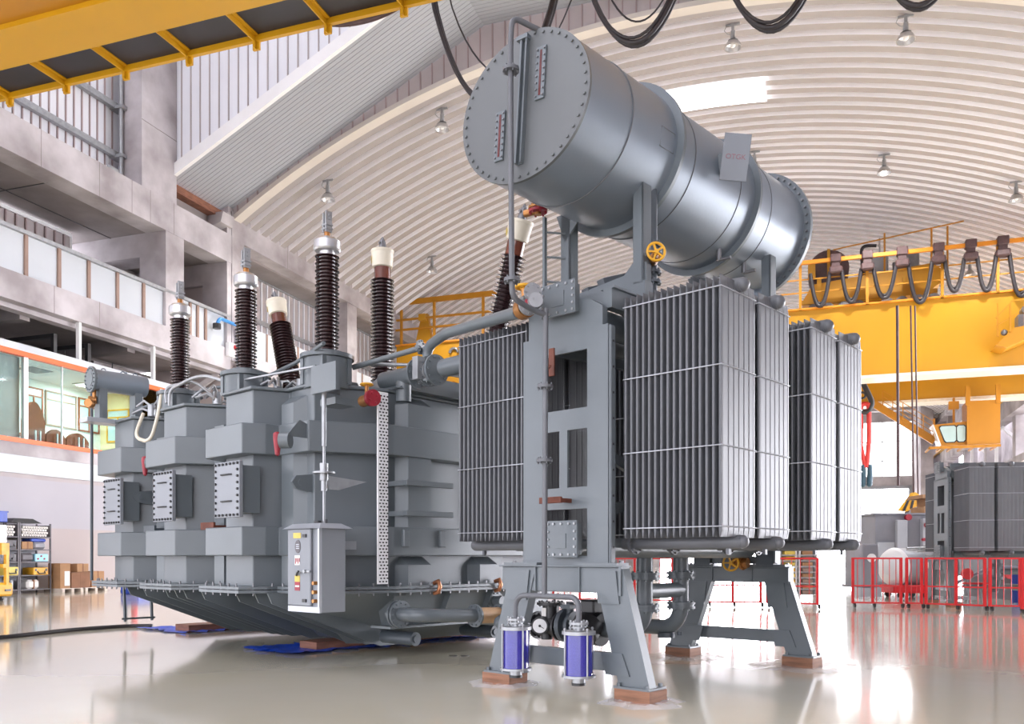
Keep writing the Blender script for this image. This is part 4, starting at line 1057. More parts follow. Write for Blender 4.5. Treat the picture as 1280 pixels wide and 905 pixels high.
# ---------------------------------------------------------------- conservator drum
CV = thing('conservator', 'huge grey oil conservator drum lying above the cooler bank', 'conservator tank', (-5.303, 8.1, 4.74))
C0, C1 = Vector((-5.303, 5.951, 5.46)), Vector((-5.303, 10.42, 5.46))
n0 = Vector((math.sin(-.109) * math.cos(.084), math.cos(-.109) * math.cos(.084), -.084)).normalized()
def station(t):
    c = C0.lerp(C1, t); k = max(0, 1 - t / .8)
    n = (n0 * k + Vector((0, 1, 0)) * (1 - k)).normalized()
    e1 = Vector((n.y, -n.x, 0)).normalized(); return c, n, e1, e1.cross(n)
def vring(t, r, n=72, off=0):
    c, nn, e1, e2 = station(t)
    return [c + nn * off + r * (math.cos(2 * PI * i / n) * e1 + math.sin(2 * PI * i / n) * e2) for i in range(n)]
RS = .7125
m = MB(); R = [[m.bm.verts.new(p) for p in vring(t, RS + .008 * t)] for t in [i / 14 for i in range(15)]]
for A, B in zip(R[:-1], R[1:]):
    for i in range(72):
        f = m.bm.faces.new((A[i], A[(i + 1) % 72], B[(i + 1) % 72], B[i])); f.smooth = True
m.face(vring(1, RS + .008))
SH = m.build('shell', 'steel_paint', CV)
m = MB()
for t in (.145, .335, .40, .62, .70, .79):
    m.tube(vring(t, RS + .006), .006, 6, True)
m.build('weld_seam', 'grey_fin', SH)
def hoop(t, r, w, name, matn, parent):
    m = MB(); P = [vring(t, RS - .01, 72, -w / 2), vring(t, r, 72, -w / 2), vring(t, r, 72, w / 2), vring(t, RS - .01, 72, w / 2)]
    for A, B in zip(P[:-1], P[1:]):
        va = [m.bm.verts.new(p) for p in A]; vb = [m.bm.verts.new(p) for p in B]
        for i in range(72): m.bm.faces.new((va[i], va[(i + 1) % 72], vb[(i + 1) % 72], vb[i])).smooth = True
    return m.build(name, matn, parent)
hoop(.325, .79, .05, 'hoop', 'grey', CV); hoop(.70, .79, .05, 'hoop', 'grey', CV)
h = hoop(.992, .81, .06, 'rear_flange', 'grey', CV)
m = MB(); c, nn, e1, e2 = station(.985)
for i in range(48):
    a = 2 * PI * i / 48; p = c + .765 * (math.cos(a) * e1 + math.sin(a) * e2); m.cyl(p - nn * .03, p + nn * .05, .016, 6)
absorb(h, m, 'bolt')
# front end plate with two slot gauges and a stiffening channel
c, nn, e1, e2 = station(0)
m = MB(); A = vring(0, RS + .004, 72, -.03); B = vring(0, RS + .004, 72, 0); m.face(A)
va = [m.bm.verts.new(p) for p in A]; vb = [m.bm.verts.new(p) for p in B]
for i in range(72): m.bm.faces.new((va[i], va[(i + 1) % 72], vb[(i + 1) % 72], vb[i]))
EP = m.build('end_plate', 'end_plate', CV)
def dp(s, t, o=0): return c + e1 * s + e2 * t - nn * (.03 + o)
m = MB()
for i in range(44):
    a = 2 * PI * i / 44; m.cyl(dp(.675 * math.cos(a), .675 * math.sin(a), -.002), dp(.675 * math.cos(a), .675 * math.sin(a), .016), .015, 6)
absorb(EP, m, 'end_plate')
def dbox(m, s0, s1, t0, t1, o0, o1, mi=0):
    P = [dp(s, t, o) for o in (o0, o1) for s, t in ((s0, t0), (s1, t0), (s1, t1), (s0, t1))]
    for q in ((0, 1, 2, 3), (4, 5, 6, 7), (0, 1, 5, 4), (1, 2, 6, 5), (2, 3, 7, 6), (3, 0, 4, 7)): m.face([P[k] for k in q], mi=mi)
for s, t0, t1 in ((.19, .0, .50), (-.245, -.46, .02)):
    m = MB(); dbox(m, s - .05, s + .05, t0, t1, 0, .02); G = m.build('level_gauge', 'grey', EP)
    m = MB(); dbox(m, s - .011, s + .011, t0 + .035, t1 - .035, .02, .023); m.build('gauge_slot', 'gauge_slot', G)
    m = MB()
    for k in range(8):
        for q in (-.037, .037):
            tt = t0 + .03 + (t1 - t0 - .06) * k / 7; m.cyl(dp(s + q, tt, .018), dp(s + q, tt, .034), .010, 6)
    absorb(G, m, 'bolt')
m = MB(); dbox(m, -.035, -.015, -.56, .62, 0, .05); dbox(m, .025, .04, -.56, .62, 0, .05); dbox(m, -.015, .025, -.56, .62, 0, .012); dbox(m, -.07, .05, .62, .66, 0, .06); m.build('stiffening_channel', 'grey', EP)
# tilted plate on the side with a hand-chalked mark, its bracket, and a small nameplate area
def sp(t, ang, off=0):
    cc, n_, a1, a2 = station(t); return cc + (RS + off) * (math.cos(ang) * a1 + math.sin(ang) * a2)
q = sp(.51, .06, .19); ra = Vector((.60, -.80, .0)).normalized(); up = Vector((.10, .075, 1)); up = (up - ra * up.dot(ra)).normalized(); sd = up.cross(ra)
m = MB(); m.bar(sp(.51, .06, -.03) + Vector((0, .06, -.02)), q - ra * .13, .16, .22, (0, 0, 1)); m.build('plate_bracket', 'grey', CV)
m = MB(); Rm = Matrix((sd, up, ra)).transposed(); m.obox(q, (.28, .50, .012), Rm, .003); IP = m.build('sign_plate', 'plate_grey', CV)
me = text_mesh('OTGK', .075, .001); me.materials.append(M['chalk'])
o = bpy.data.objects.new('chalk_mark', me); COL.objects.link(o); o.parent = IP
me.transform(Matrix.Translation(q + ra * .0075 - ORG[CV.name]) @ Rm.to_4x4())
m = MB()
P = [sp(.255, .05, .004), sp(.31, .05, .004), sp(.31, -.22, .004), sp(.255, -.22, .004)]; m.tube(P, .004, 6, True); m.build('patch_seam', 'grey_fin', SH)
# valves below the drum
m = MB(); m.cyl((-6.05, 7.0, 4.98), (-6.05, 7.0, 5.25), .035, 10); flange(m, (-6.05, 6.99, 5.05), (0, 0, 1), .10, .02, 8); m.cyl((-6.05, 7.0, 5.06), (-6.05, 7.0, 5.16), .06, 14); m.cyl((-6.05, 7.0, 5.03), (-6.22, 6.98, 5.03), .04, 10); V = m.build('bottom_valve', 'brass', CV)
m = MB(); flange(m, (-6.05, 7.0, 5.02), (0, 0, 1), .10, .03, 6); m.build('valve_cap', 'red_cap', V)
m = MB(); m.cyl((-4.82, 7.32, 3.95), (-4.82, 7.32, 5.0), .055, 14)
for z in (4.16, 4.06, 4.36, 4.44): flange(m, (-4.82, 7.32, z), (0, 0, 1), .095, .025, 8)
m.build('outlet_neck', 'grey_dark', CV)
m = MB(); m.cyl((-4.82, 7.32, 4.26), (-4.69, 7.18, 4.25), .05, 12); m.cyl((-4.69, 7.18, 4.25), (-4.60, 7.06, 4.24), .03, 10); V = m.build('outlet_valve', 'brass', CV)
wheel((-4.58, 7.03, 4.24), Vector((.75, -.66, 0)), .085, .013, V)
for y in (8.9, 9.5):
    m = MB(); m.cyl((-4.95, y, 4.72), (-4.95, y, 4.86), .03, 8); m.cyl((-4.95, y, 4.72), (-4.8, y, 4.72), .02, 8); m.build('drain_stub', 'bolt', CV)
m = MB(); m.cyl((-5.3, 9.95, 4.62), (-4.98, 10.0, 4.58), .07, 16); m.ball((-4.98, 10.0, 4.58), .07, 12); m.cyl((-5.2, 9.95, 4.6), (-5.2, 9.95, 4.8), .05, 10); m.build('breather_flange', 'steel_paint', CV)

# breathing pipe from the drum down to the two breathers
BP = thing('breather_pipe', 'thin grey pipe running down in front of the drum to the two blue breathers', 'pipe', (-5.28, 6.2, .5))
m = MB(); m.tube(fillet([(-5.05, 6.5, 6.11), (-5.28, 5.75, 6.20), (-5.29, 5.74, 6.0), (-5.29, 5.74, 5.2), (-5.29, 5.76, 3.66), (-5.32, 6.1, 3.62), (-5.28, 6.22, 3.6)], .10, 6), .026, 12); m.build('upper_pipe', 'grey_fin', BP)
m = MB(); m.cyl((-5.28, 6.22, 3.66), (-5.28, 6.2, .94), .026, 12)
m.tube(fillet([(-5.645, 6.2, .66), (-5.645, 6.2, .94), (-4.87, 6.2, .94), (-4.87, 6.2, .70)], .13, 8), .026, 12); m.build('lower_pipe', 'grey_fin', BP)
for (x, y, z) in ((-5.29, 5.745, 5.72), (-5.29, 5.76, 3.82), (-5.28, 6.21, 2.92), (-5.28, 6.2, 2.22)):
    m = MB(); flange(m, (x, y, z), (0, 0, 1), .075, .03, 6, br=.008); m.build('pipe_flange', 'grey_fin', BP)
m = MB(); m.cyl((-5.43, 6.2, 3.72), (-5.30, 6.1, 3.72), .07, 14); flange(m, (-5.46, 6.18, 3.72), (1, -.6, 0), .10, .03, 8); flange(m, (-5.34, 6.1, 3.8), (1, -.6, .0), .085, .03, 8); m.build('isolating_valve', 'galv', BP)
m = MB(); m.cyl((-5.62, 6.26, 3.72), (-5.52, 6.22, 3.72), .10, 16); m.cyl((-5.55, 6.24, 3.72), (-5.55, 6.22, 3.9), .035, 10); V = m.build('gate_valve', 'brass', BP)
wheel((-5.55, 6.22, 3.92), (0, 0, 1), .085, .014, V)
m = MB(); m.cyl((-5.40, 6.10, 3.72), (-5.385, 6.085, 3.72), .03, 10); m.cyl((-5.37, 6.13, 3.66), (-5.36, 6.11, 3.66), .025, 10); m.build('valve_marks', 'red_cap', V)
def breather():
    t = thing('silica_gel_breather', '', 'breather', (0, 0, 0), 'T', group='blue silica gel breathers', local=True)
    m = MB(); m.cyl((0, 0, .02), (0, 0, .40), .132, 32); m.build('gel_cylinder', 'silica', t)
    m = MB(); m.cyl((0, 0, .39), (0, 0, .42), .155, 28); m.cyl((0, 0, .42), (0, 0, .48), .04, 14); flange(m, (0, 0, .49), (0, 0, 1), .09, .02, 6, br=.01); flange(m, (0, 0, .455), (0, 0, 1), .07, .015, 4, br=.008); m.build('top_plate', 'galv', t)
    m = MB(); m.cyl((0, 0, .0), (0, 0, .02), .155, 28); m.cyl((0, 0, -.05), (0, 0, 0), .06, 16); m.build('bottom_plate', 'galv', t)
    m = MB(); m.cyl((0, 0, -.075), (0, 0, -.05), .065, 16); m.build('oil_cup', 'black', t)
    for a in (-.35, 1.22, 2.8, 4.37):
        q = a; m = MB(); m.cyl((.147 * math.cos(q), .147 * math.sin(q), -.012), (.147 * math.cos(q), .147 * math.sin(q), .435), .009, 8); m.ball((.147 * math.cos(q), .147 * math.sin(q), .44), .014, 8); m.build('clamp_rod', 'galv', t)
    m = MB(); q = -2.4
    pts = [(.1332 * math.cos(q + d), .1332 * math.sin(q + d)) for d in (-.22, -.07, .07, .22)]
    for (ax, ay), (bx, by) in zip(pts[:-1], pts[1:]): m.face([(ax, ay, .28), (bx, by, .28), (bx, by, .33), (ax, ay, .33)])
    m.build('paper_label', 'tan', t)
    return t
b1 = breather()
b2 = copy_tree(b1)
b1.location = frame_mat('T') @ Vector((-5.645, 6.2, .215)); b1['label'] = 'blue silica gel breather hanging in front of the left splayed leg beside the dial'
b2.location = frame_mat('T') @ Vector((-4.87, 6.2, .215)); b2['label'] = 'blue silica gel breather hanging in the gap between the two splayed front legs'

# ---------------------------------------------------------------- timbers and tarpaulins on the floor
m = MB(); m.box(-10.72, -10.30, 7.12, 10.4, 0, .105, .006); solo(m, 'sleeper', 'timber', 'long reddish timber under the near end of the transformer', 'timber', (-10.5, 8.7, 0), 'T', group='timbers under the transformer')
m = MB(); m.box(-14.9, -14.4, 7.3, 10.6, 0, .12, .006); solo(m, 'sleeper', 'timber', 'dark timber under the far left end of the transformer', 'timber', (-14.6, 9, 0), 'T', group='timbers under the transformer')
def tarp(x0, x1, y0, y1, label, seed):
    rnd = random.Random(seed); m = MB(); nx, ny = 10, 46; V_ = []
    ex = [rnd.uniform(-.14, .14) for _ in range(ny + 1)]
    for j in range(ny + 1):
        row = []
        for i in range(nx + 1):
            f = i / nx; e = ex[j] * (2 * f - 1)
            z = .004 + (rnd.uniform(.0, .035) if (i in (0, 1, nx - 1, nx) or j < 3) else .0)
            row.append(m.bm.verts.new((x0 + (x1 - x0) * f + e * .8, y0 + (y1 - y0) * j / ny + (rnd.uniform(-.12, .12) if j in (0, ny) else 0), z)))
        V_.append(row)
    for j in range(ny):
        for i in range(nx): m.bm.faces.new((V_[j][i], V_[j][i + 1], V_[j + 1][i + 1], V_[j + 1][i])).smooth = True
    solo(m, 'tarpaulin', 'tarp', label, 'tarpaulin', ((x0 + x1) / 2, (y0 + y1) / 2, 0), 'T', group='blue tarpaulins under the transformer')
tarp(-11.2, -9.95, 6.45, 10.7, 'creased blue tarpaulin under the near timber of the transformer', 1)
tarp(-15.7, -14.2, 7.0, 10.9, 'blue tarpaulin under the far left timber, where the black hose ends', 2)
m = MB(); pts = [(-15.9, 7.35, .03), (-16.2, 7.0, .03), (-16.1, 6.0, .03), (-15.2, 4.4, .03), (-15.6, 3.2, .03), (-15.0, 1.2, .03), (-15.3, -1, .03)]
solo(MB().tube(fillet(pts, 1.2, 8), .035, 8), 'floor_hose', 'cable', 'black hose trailing over the floor from the left edge to the blue tarpaulin', 'hose', (-15.6, 3, 0), 'T')
for x, y, w in ((-8.31, 7.90, 'left'), (-8.20, 8.0, 'right')):
    m = MB(); m.cyl((x, y, 0), (x, y, .004), .06, 20); m.cyl((x, y, .004), (x, y, .007), .045, 20)
    solo(m, 'floor_socket', 'black', w + ' one of two small round floor sockets beside the blue tarpaulin', 'floor socket', (x, y, 0), 'T', group='floor sockets')

# ================================================================ NEAR CRANE (upper left)
NC = thing('overhead_crane', 'near yellow crane girder with dark walkway deck crossing the upper left corner', 'crane', (-18, 15, 13.5), 'H')
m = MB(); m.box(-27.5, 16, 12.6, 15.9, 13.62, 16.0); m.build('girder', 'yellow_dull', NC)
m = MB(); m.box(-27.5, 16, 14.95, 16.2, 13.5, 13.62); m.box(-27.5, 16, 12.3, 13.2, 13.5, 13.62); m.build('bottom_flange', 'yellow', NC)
m = MB(); m.box(-27.5, 16, 16.2, 17.4, 13.72, 13.76); m.build('walkway_deck', 'deck', NC)
m = MB(); m.box(-27.5, 16, 17.34, 17.44, 13.58, 13.78); m.build('edge_angle', 'yellow', NC)
for k in range(22):
    x = -26.1 + 1.945 * k
    m = MB(); m.box(x - .11, x + .11, 16.1, 17.4, 13.69, 13.72); m.box(x - .012, x + .012, 16.1, 17.38, 13.56, 13.70); m.box(x - .09, x + .09, 17.40, 17.46, 13.40, 13.72); m.box(x - .015, x + .015, 17.3, 17.4, 13.40, 13.7); m.build('walkway_bracket', 'yellow', NC)
m = MB()
for k in range(12): m.box(-26.1 + 3.89 * k - .03, -26.1 + 3.89 * k + .03, 17.36, 17.42, 13.78, 14.9)
m.box(-27.5, 16, 17.36, 17.42, 14.86, 14.92); m.build('handrail', 'yellow', NC)
m = MB(); m.box(-27.6, 16, 18.9, 19.05, 15.35, 15.5)
for k in range(8): m.box(-26 + 5.6 * k - .06, -26 + 5.6 * k + .06, 17.4, 19.0, 15.3, 15.4); m.box(-26 + 5.6 * k - .06, -26 + 5.6 * k + .06, 17.36, 17.44, 13.7, 15.4)
m.build('festoon_rail', 'yellow', NC)
def loop(x0, x1, zt, zb, y, rs, dy=0):
    m = MB()
    for (o, r, dz) in rs:
        pts = []
        for i in range(21):
            t = i / 20; x = x0 + (x1 - x0) * t; s = 1 - (2 * t - 1) ** 2
            pts.append((x + o * .4, y + o + dy * t, zt - (zt - zb + dz) * s ** .8))
        m.tube(pts, r, 8)
    return m
CR = [(0, .06, 0), (.07, .045, .05), (-.06, .035, -.08)]
solo(loop(-8.7, -5.3, 15.35, 11.95, 19, CR), 'festoon_cable', 'cable', 'thick black cable loop hanging behind the left edge of the conservator drum', 'cable', (-7, 19, 13), 'H', group='cables hanging from the near crane')
solo(loop(-8.4, -4.9, 15.35, 12.7, 19.3, [(0, .02, 0)]), 'chain', 'cable', 'thin chain loop hanging beside the thick cable left of the drum', 'chain', (-7, 19.3, 13.5), 'H')
solo(loop(-5.0, -2.35, 15.35, 12.75, 19, CR), 'festoon_cable', 'cable', 'middle black cable loop hanging over the top of the drum', 'cable', (-3.7, 19, 13), 'H', group='cables hanging from the near crane')
solo(loop(-4.7, -2.6, 15.35, 13.45, 19.4, [(0, .022, 0)]), 'chain', 'cable', 'thin chain loop inside the middle cable loop', 'chain', (-3.7, 19.4, 14), 'H')
solo(loop(-2.1, .55, 15.35, 12.5, 19, CR), 'festoon_cable', 'cable', 'right black cable loop at the top edge above the drum', 'cable', (-.8, 19, 13), 'H', group='cables hanging from the near crane')
solo(loop(.9, 3.2, 15.35, 12.37, 19, CR[:2]), 'festoon_cable', 'cable', 'rightmost black cable loop, only its bottom showing at the top edge', 'cable', (2, 19, 13), 'H', group='cables hanging from the near crane')
solo(loop(-10.7, -8.75, 13.75, 13.6, 17.5, [(0, .05, 0), (.05, .04, .03)]), 'power_cable', 'cable_brown', 'short black cable sagging along the crane walkway edge', 'cable', (-9.7, 17.5, 13.7), 'H')

# ================================================================ FAR CRANE
FC = thing('overhead_crane', 'far yellow crane with two deep girders spanning the hall behind the radiators', 'crane', (0, 66, 13.5), 'H', at=(0.0, 57.42, 11.914), sc=0.87)  # crane, cabin, platform, hook and slings scaled about the camera, so moved nearer
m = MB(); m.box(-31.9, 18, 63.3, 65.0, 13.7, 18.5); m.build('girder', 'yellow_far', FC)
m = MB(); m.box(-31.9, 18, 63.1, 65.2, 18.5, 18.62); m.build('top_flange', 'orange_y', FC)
m = MB(); m.box(-31.9, 18, 63.15, 65.15, 13.5, 13.7); m.build('bottom_flange', 'cream_cap', FC)  # cream instead of yellow, imitating floor light on the underside
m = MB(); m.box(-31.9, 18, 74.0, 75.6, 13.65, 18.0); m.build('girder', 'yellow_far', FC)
m = MB(); m.box(-31.9, 18, 73.8, 75.8, 13.45, 13.65); m.build('bottom_flange', 'cream_cap', FC)  # same painted-in floor bounce on the second girder
m = MB(); m.prism([(-30.3, 18.5), (-28.8, 18.5), (-29.2, 21.0), (-29.7, 21.0)], 'xz', 63.4, 63.8); m.box(-29.8, -29.2, 63.0, 63.8, 20.4, 20.9); m.build('buffer_bracket', 'yellow_far', FC)
m = MB(); m.tube(arc((-26.8, 63.2, 17.6), 0, PI, .35, (1, 0, 0), (0, 0, 1), 8), .12, 8); m.build('lifting_eye', 'bolt', FC)
m = MB(); m.box(-31.6, -26.6, 62.6, 63.2, 15.0, 15.25); m.box(-29.9, -29.6, 63.0, 63.3, 15.2, 17.4); m.box(-28.4, -28.1, 63.0, 63.3, 15.2, 17.4); m.box(-29.9, -28.1, 63.0, 63.3, 17.2, 17.4); m.build('access_frame', 'yellow_dull', FC)
m = MB()
for x in (-31.4, -28.5, -24.3): m.box(x - .09, x + .09, 63.1, 63.3, 18.5, 22)
for z, h in ((22, .2), (20.6, .07), (19.8, .07)): m.box(-31.9, -23.2, 63.1, 63.3, z - h, z + h)
m.build('handrail', 'yellow_dull', FC)
m = MB()
for x in (-.7, 3.6, 8.2, 11.45, 14.6): m.box(x - .09, x + .09, 63.1, 63.3, 18.5, 21.7)
for z in (19.7, 20.6): m.box(-2, 17, 63.15, 63.22, z - .04, z + .04)
m.build('handrail', 'yellow_dull', FC)
m = MB(); m.box(-2.5, 17.5, 62.9, 63.1, 21.6, 21.85); m.build('festoon_rail', 'orange_y', FC)
fx = [-.14, 1.6, 3.6, 5.75, 7.95, 9.85, 11.7, 13.8]
zb = [18.62, 18.7, 18.78, 18.25, 18.8, 18.65, 18.1]
for i, x in enumerate(fx[1:]):
    m = MB(); m.box(x - .34, x + .34, 62.7, 63.3, 21.5, 22.05, .05); m.box(x - .42, x + .42, 62.65, 63.35, 20.75, 21.2, .08); m.box(x - .25, x + .25, 62.8, 63.2, 21.1, 21.55); m.build('festoon_trolley', 'cable_brown', FC)
for i in range(7):
    xa, xb = fx[i] + (.38 if i else .1), fx[i + 1] - .38
    m = MB()
    for o, r, d in ((0, .13, 0), (.22, .10, .25)):
        pts = []
        for k in range(25):
            t = k / 24; s = abs(2 * t - 1); xx = xa + (xb - xa) * (.5 + .5 * (2 * t - 1) * (.86 + .14 * s))
            pts.append((xx, 62.95 + o, 20.9 - (20.9 - zb[i] - d) * (1 - s ** 2.6)))
        m.tube(pts, r, 8)
    m.build('festoon_loop', 'cable', FC)
# trolley with drum, motors and hoist gear
m = MB(); m.prism([(-.6, 19.7), (.1, 20.9), (7.9, 21.6), (8.6, 21.0), (8.4, 20.2), (7.6, 19.6), (.2, 19.3)], 'xz', 65.5, 73.5); tr = m.build('trolley', 'yellow_far', FC)
m = MB(); m.box(-.8, 8.2, 65.4, 65.7, 19.5, 19.8); m.box(.4, .7, 65.2, 65.5, 19.1, 21.2); m.box(2.3, 2.6, 65.3, 65.5, 19.4, 21); m.box(6.0, 6.2, 65.3, 65.5, 19.3, 20.9); m.box(6.5, 6.7, 65.3, 65.5, 19.3, 20.9)
for x in (.6, 2.6, 5.6, 7.2): m.box(x - .5, x + .5, 65.3, 65.6, 19.25, 19.75)
m.box(-.2, .3, 65.2, 65.4, 21.3, 22.6); m.build('trolley_frame', 'yellow_far', tr)
m = MB(); m.box(1.9, 5.2, 66, 72, 18.7, 19.4); m.build('trolley_base', 'orange_y', tr)
for x in (.2, 2.2, 5.0, 7.0):
    for q_ in (0, .95):
        m = MB(); m.cyl((x + q_, 65.2, 19.0), (x + q_, 65.6, 19.0), .43, 18); m.build('trolley_wheel', 'bolt', tr)
m = MB(); m.cyl((1.2, 66.2, 22.1), (1.2, 68.5, 22.1), 1.4, 28); m.build('cable_drum', 'cable_brown', tr)
m = MB(); m.box(1.1, 1.3, 66.0, 66.2, 20.6, 23.5); m.build('drum_guard', 'yellow_far', tr)
m = MB(); m.box(3.6, 5.2, 66.5, 68, 21.3, 22.8, .1); m.cyl((4.6, 66.4, 22.6), (4.6, 66.4, 24.0), .06, 8); m.build('motor_housing', 'bg_light', tr)
m = MB(); m.tube(fillet([(3.5, 66.4, 21.5), (3.4, 66.4, 23.6), (4.4, 66.4, 23.5)], .5), .12, 8); m.build('motor_cable', 'cable', tr)
m = MB(); m.box(6.2, 7.2, 66.5, 67.5, 21.6, 22.9, .06); m.cyl((5.8, 66.6, 21.6), (5.8, 66.6, 22.2), .35, 12); m.build('motor', 'bolt', tr)
m = MB()
for x in (4.9, 7.9, 8.9): m.box(x - .06, x + .06, 66, 66.12, 21.2, 24.2)
m.bar((1.5, 66, 23.4), (9.9, 66, 24.4), .08, .08); m.build('trolley_rail', 'yellow_dull', tr)
# operator cabin, stair and electrical cabinet under the second girder
CA = thing('crane_cabin', 'yellow operator cabin with two windows hanging under the far crane', 'crane cabin', (10.5, 73, 9.6), 'H', at=(9.135, 63.51, 8.521), sc=0.87)
m = MB(); m.box(11.0, 13.2, 71.9, 74.2, 9.75, 13.0); m.box(10.9, 11.2, 71.8, 72, 12.7, 14.1); m.box(12.9, 13.2, 71.8, 72, 12.7, 14.1); m.build('cabinet', 'yellow_dull', CA)
m = MB(); m.prism([(9.3, 9.8), (11.0, 9.8), (11.0, 11.55), (8.75, 11.4)], 'xz', 72.3, 74.2); cab = m.build('cabin_body', 'yellow_dull', CA)
def rpoly(c, w, h, sk, r=.12): return [(c[0] - w + sk, c[1] - h + r), (c[0] - w + sk + r, c[1] - h), (c[0] + w - r, c[1] - h), (c[0] + w, c[1] - h + r), (c[0] + w, c[1] + h - r), (c[0] + w - r, c[1] + h), (c[0] - w + r, c[1] + h), (c[0] - w, c[1] + h - r)]
for c_, w, sk in (((9.75, 10.65), .55, .35), ((10.65, 10.65), .28, .03)):
    m = MB(); m.prism(rpoly(c_, w + .06, .66, sk), 'xz', 72.24, 72.30); f = m.build('window_frame', 'black', cab)
    m = MB(); m.prism(rpoly(c_, w, .60, sk), 'xz', 72.20, 72.245); m.build('window_pane', 'office_pane', f)
m = MB(); m.bar((8.72, 73.0, 11.4), (9.25, 73.0, 9.8), 1.8, .08, (1, 0, 0)); m.build('front_pane', 'white', cab)
m = MB(); m.box(8.4, 13.2, 71.7, 71.8, 9.5, 9.68)
for k in range(7): m.box(8.4 + .75 * k, 8.5 + .75 * k, 71.7, 74.2, 9.5, 9.66)
m.build('platform', 'yellow_dull', CA)
m = MB(); m.bar((4.6, 73.5, 13.5), (9.0, 73.5, 10.3), .25, .55); st = m.build('stair', 'yellow_dull', CA)
m = MB()
for k in range(6):
    t = k / 5; m.bar((5.3 + 3.6 * t, 73.2, 13.1 - 2.6 * t), (5.3 + 3.6 * t, 73.2, 14.4 - 2.6 * t), .06, .06, (1, 0, 0))
for dz in (1.3, .85, .45): m.bar((5.3, 73.2, 13.1 + dz), (8.9, 73.2, 10.5 + dz), .05, .05)
m.box(8.85, 9.0, 73.1, 73.3, 10.4, 12); m.build('stair_rail', 'yellow_dull', CA)
m = MB(); m.box(10.2, 10.35, 73, 73.2, 11.5, 13.5); m.box(9.9, 10.6, 72.8, 73.2, 12.6, 13.2); m.build('cabin_hanger', 'yellow_dull', CA)
# maintenance basket at the right end of the front girder
MBk = thing('access_platform', 'small yellow service platform with railing on the far crane girder at the right edge', 'platform', (12.3, 62, 15), 'H', at=(10.701, 53.94, 13.219), sc=0.87)
m = MB(); m.prism([(11.0, 14.7), (12.0, 15.7), (14.5, 16.0), (14.5, 15.7), (11.6, 14.5)], 'xz', 61.2, 63.2); m.build('deck', 'yellow_dull', MBk)
m = MB()
for x in (11.1, 11.8, 12.6, 13.4): m.box(x - .05, x + .05, 61.2, 61.3, 15.2 + (x - 11) * .2, 17.3)
m.bar((11.0, 61.25, 16.4), (11.9, 61.25, 17.4), .09, .09); m.bar((11.9, 61.25, 17.4), (14, 61.25, 17.5), .09, .09); m.bar((11.0, 61.25, 15.9), (12.2, 61.25, 16.6), .06, .06); m.build('railing', 'yellow_dull', MBk)
m = MB(); m.box(12.3, 13.4, 61.6, 62.6, 15.8, 16.6); m.cyl((12.8, 61.6, 16.9), (12.8, 62.4, 16.9), .3, 12); m.ball((11.5, 61.5, 15.5), .2, 10); m.build('drive_motor', 'bolt', MBk)
# hook with red slings
HK = thing('lifting_hook', 'black crane hook carrying a pair of red slings beside the right radiator stack', 'hook', (3.85, 68, 12), 'H', at=(3.349, 59.16, 10.609), sc=0.87)
m = MB(); m.tube(fillet([(3.3, 68, 14.0), (3.6, 68, 14.1), (4.0, 68, 13.2), (4.25, 68, 12.6), (3.95, 68, 11.9), (3.4, 68, 12.0)], .35), .20, 10); m.tube(arc((3.55, 68, 13.2), 0, 2 * PI, .22, (1, 0, 0), (0, 0, 1), 12), .09, 8); m.build('hook', 'black', HK)
SL = thing('sling', 'pair of red round slings hanging from the black crane hook', 'sling', (3.75, 68, 8), 'H', at=(3.263, 59.16, 7.129), sc=0.87)
m = MB(); m.tube([(3.45, 68, 12.3), (3.45, 68, 9.5), (3.75, 68, 7.9)], .16, 10); m.tube([(4.0, 68, 12.6), (4.0, 68, 9.8), (3.85, 68, 7.9)], .17, 10); m.tube(arc((3.72, 68, 12.3), 0, PI, .28, (1, 0, 0), (0, 0, 1), 8), .17, 8); m.build('strap', 'sling_red', SL)
for x in (3.6, 4.05):
    m = MB(); m.tube([(x, 68, 8.1), (x + .02, 68, 7.4), (x - .02, 68, 6.8)], [.17, .2, .22], 10); m.ball((x - .02, 68, 6.7), .22, 8); m.build('shackle', 'teal_dark', SL)
# hanging ropes and the striped hook block
a = (16.130, 36, 4.322); b = (16.080, 36, 8.831)  # rope and hook block points computed from image pixels at a chosen depth
solo(MB().cyl(a, (b[0], b[1], b[2] + 3), .06, 8), 'hoist_rope', 'cable_brown', 'loose dark rope hanging free in front of the bright gable window', 'rope', a, 'W', group='hanging ropes')
m = MB(); a = (16.865, 36, 3.821); b = (16.731, 36, 8.831)
for o in (-.09, .09): m.cyl((a[0] + o, 36, a[2]), (b[0] + o, 36, b[2] + 3), .035, 8)
solo(m, 'hoist_rope', 'cable_brown', 'double dark rope running down to the yellow and black striped hook block', 'rope', a, 'W', group='hanging ropes')
c = (16.597, 36, 3.654)
HB = thing('hook_block', 'yellow and black striped hook block hanging above the dark tank', 'hook block', c, 'W')
m = MB(); m.loft([[(c[0] - .45, 35.8, c[2] - .38), (c[0] + .15, 35.8, c[2] + .38), (c[0] + .42, 35.8, c[2] + .2), (c[0] + .42, 35.8, c[2] - .12), (c[0] - .2, 35.8, c[2] - .42)], [(c[0] - .45, 36.2, c[2] - .38), (c[0] + .15, 36.2, c[2] + .38), (c[0] + .42, 36.2, c[2] + .2), (c[0] + .42, 36.2, c[2] - .12), (c[0] - .2, 36.2, c[2] - .42)]]); hb = m.build('cheek_plate', 'handwheel', HB)
m = MB()
for k in range(3): m.bar((c[0] - .34 + .3 * k, 35.79, c[2] - .40 + .08 * k), (c[0] - .12 + .2 * k, 35.79, c[2] + .12 + .04 * k), .02, .1, (1, 0, 0))
m.build('stripe', 'black', hb)
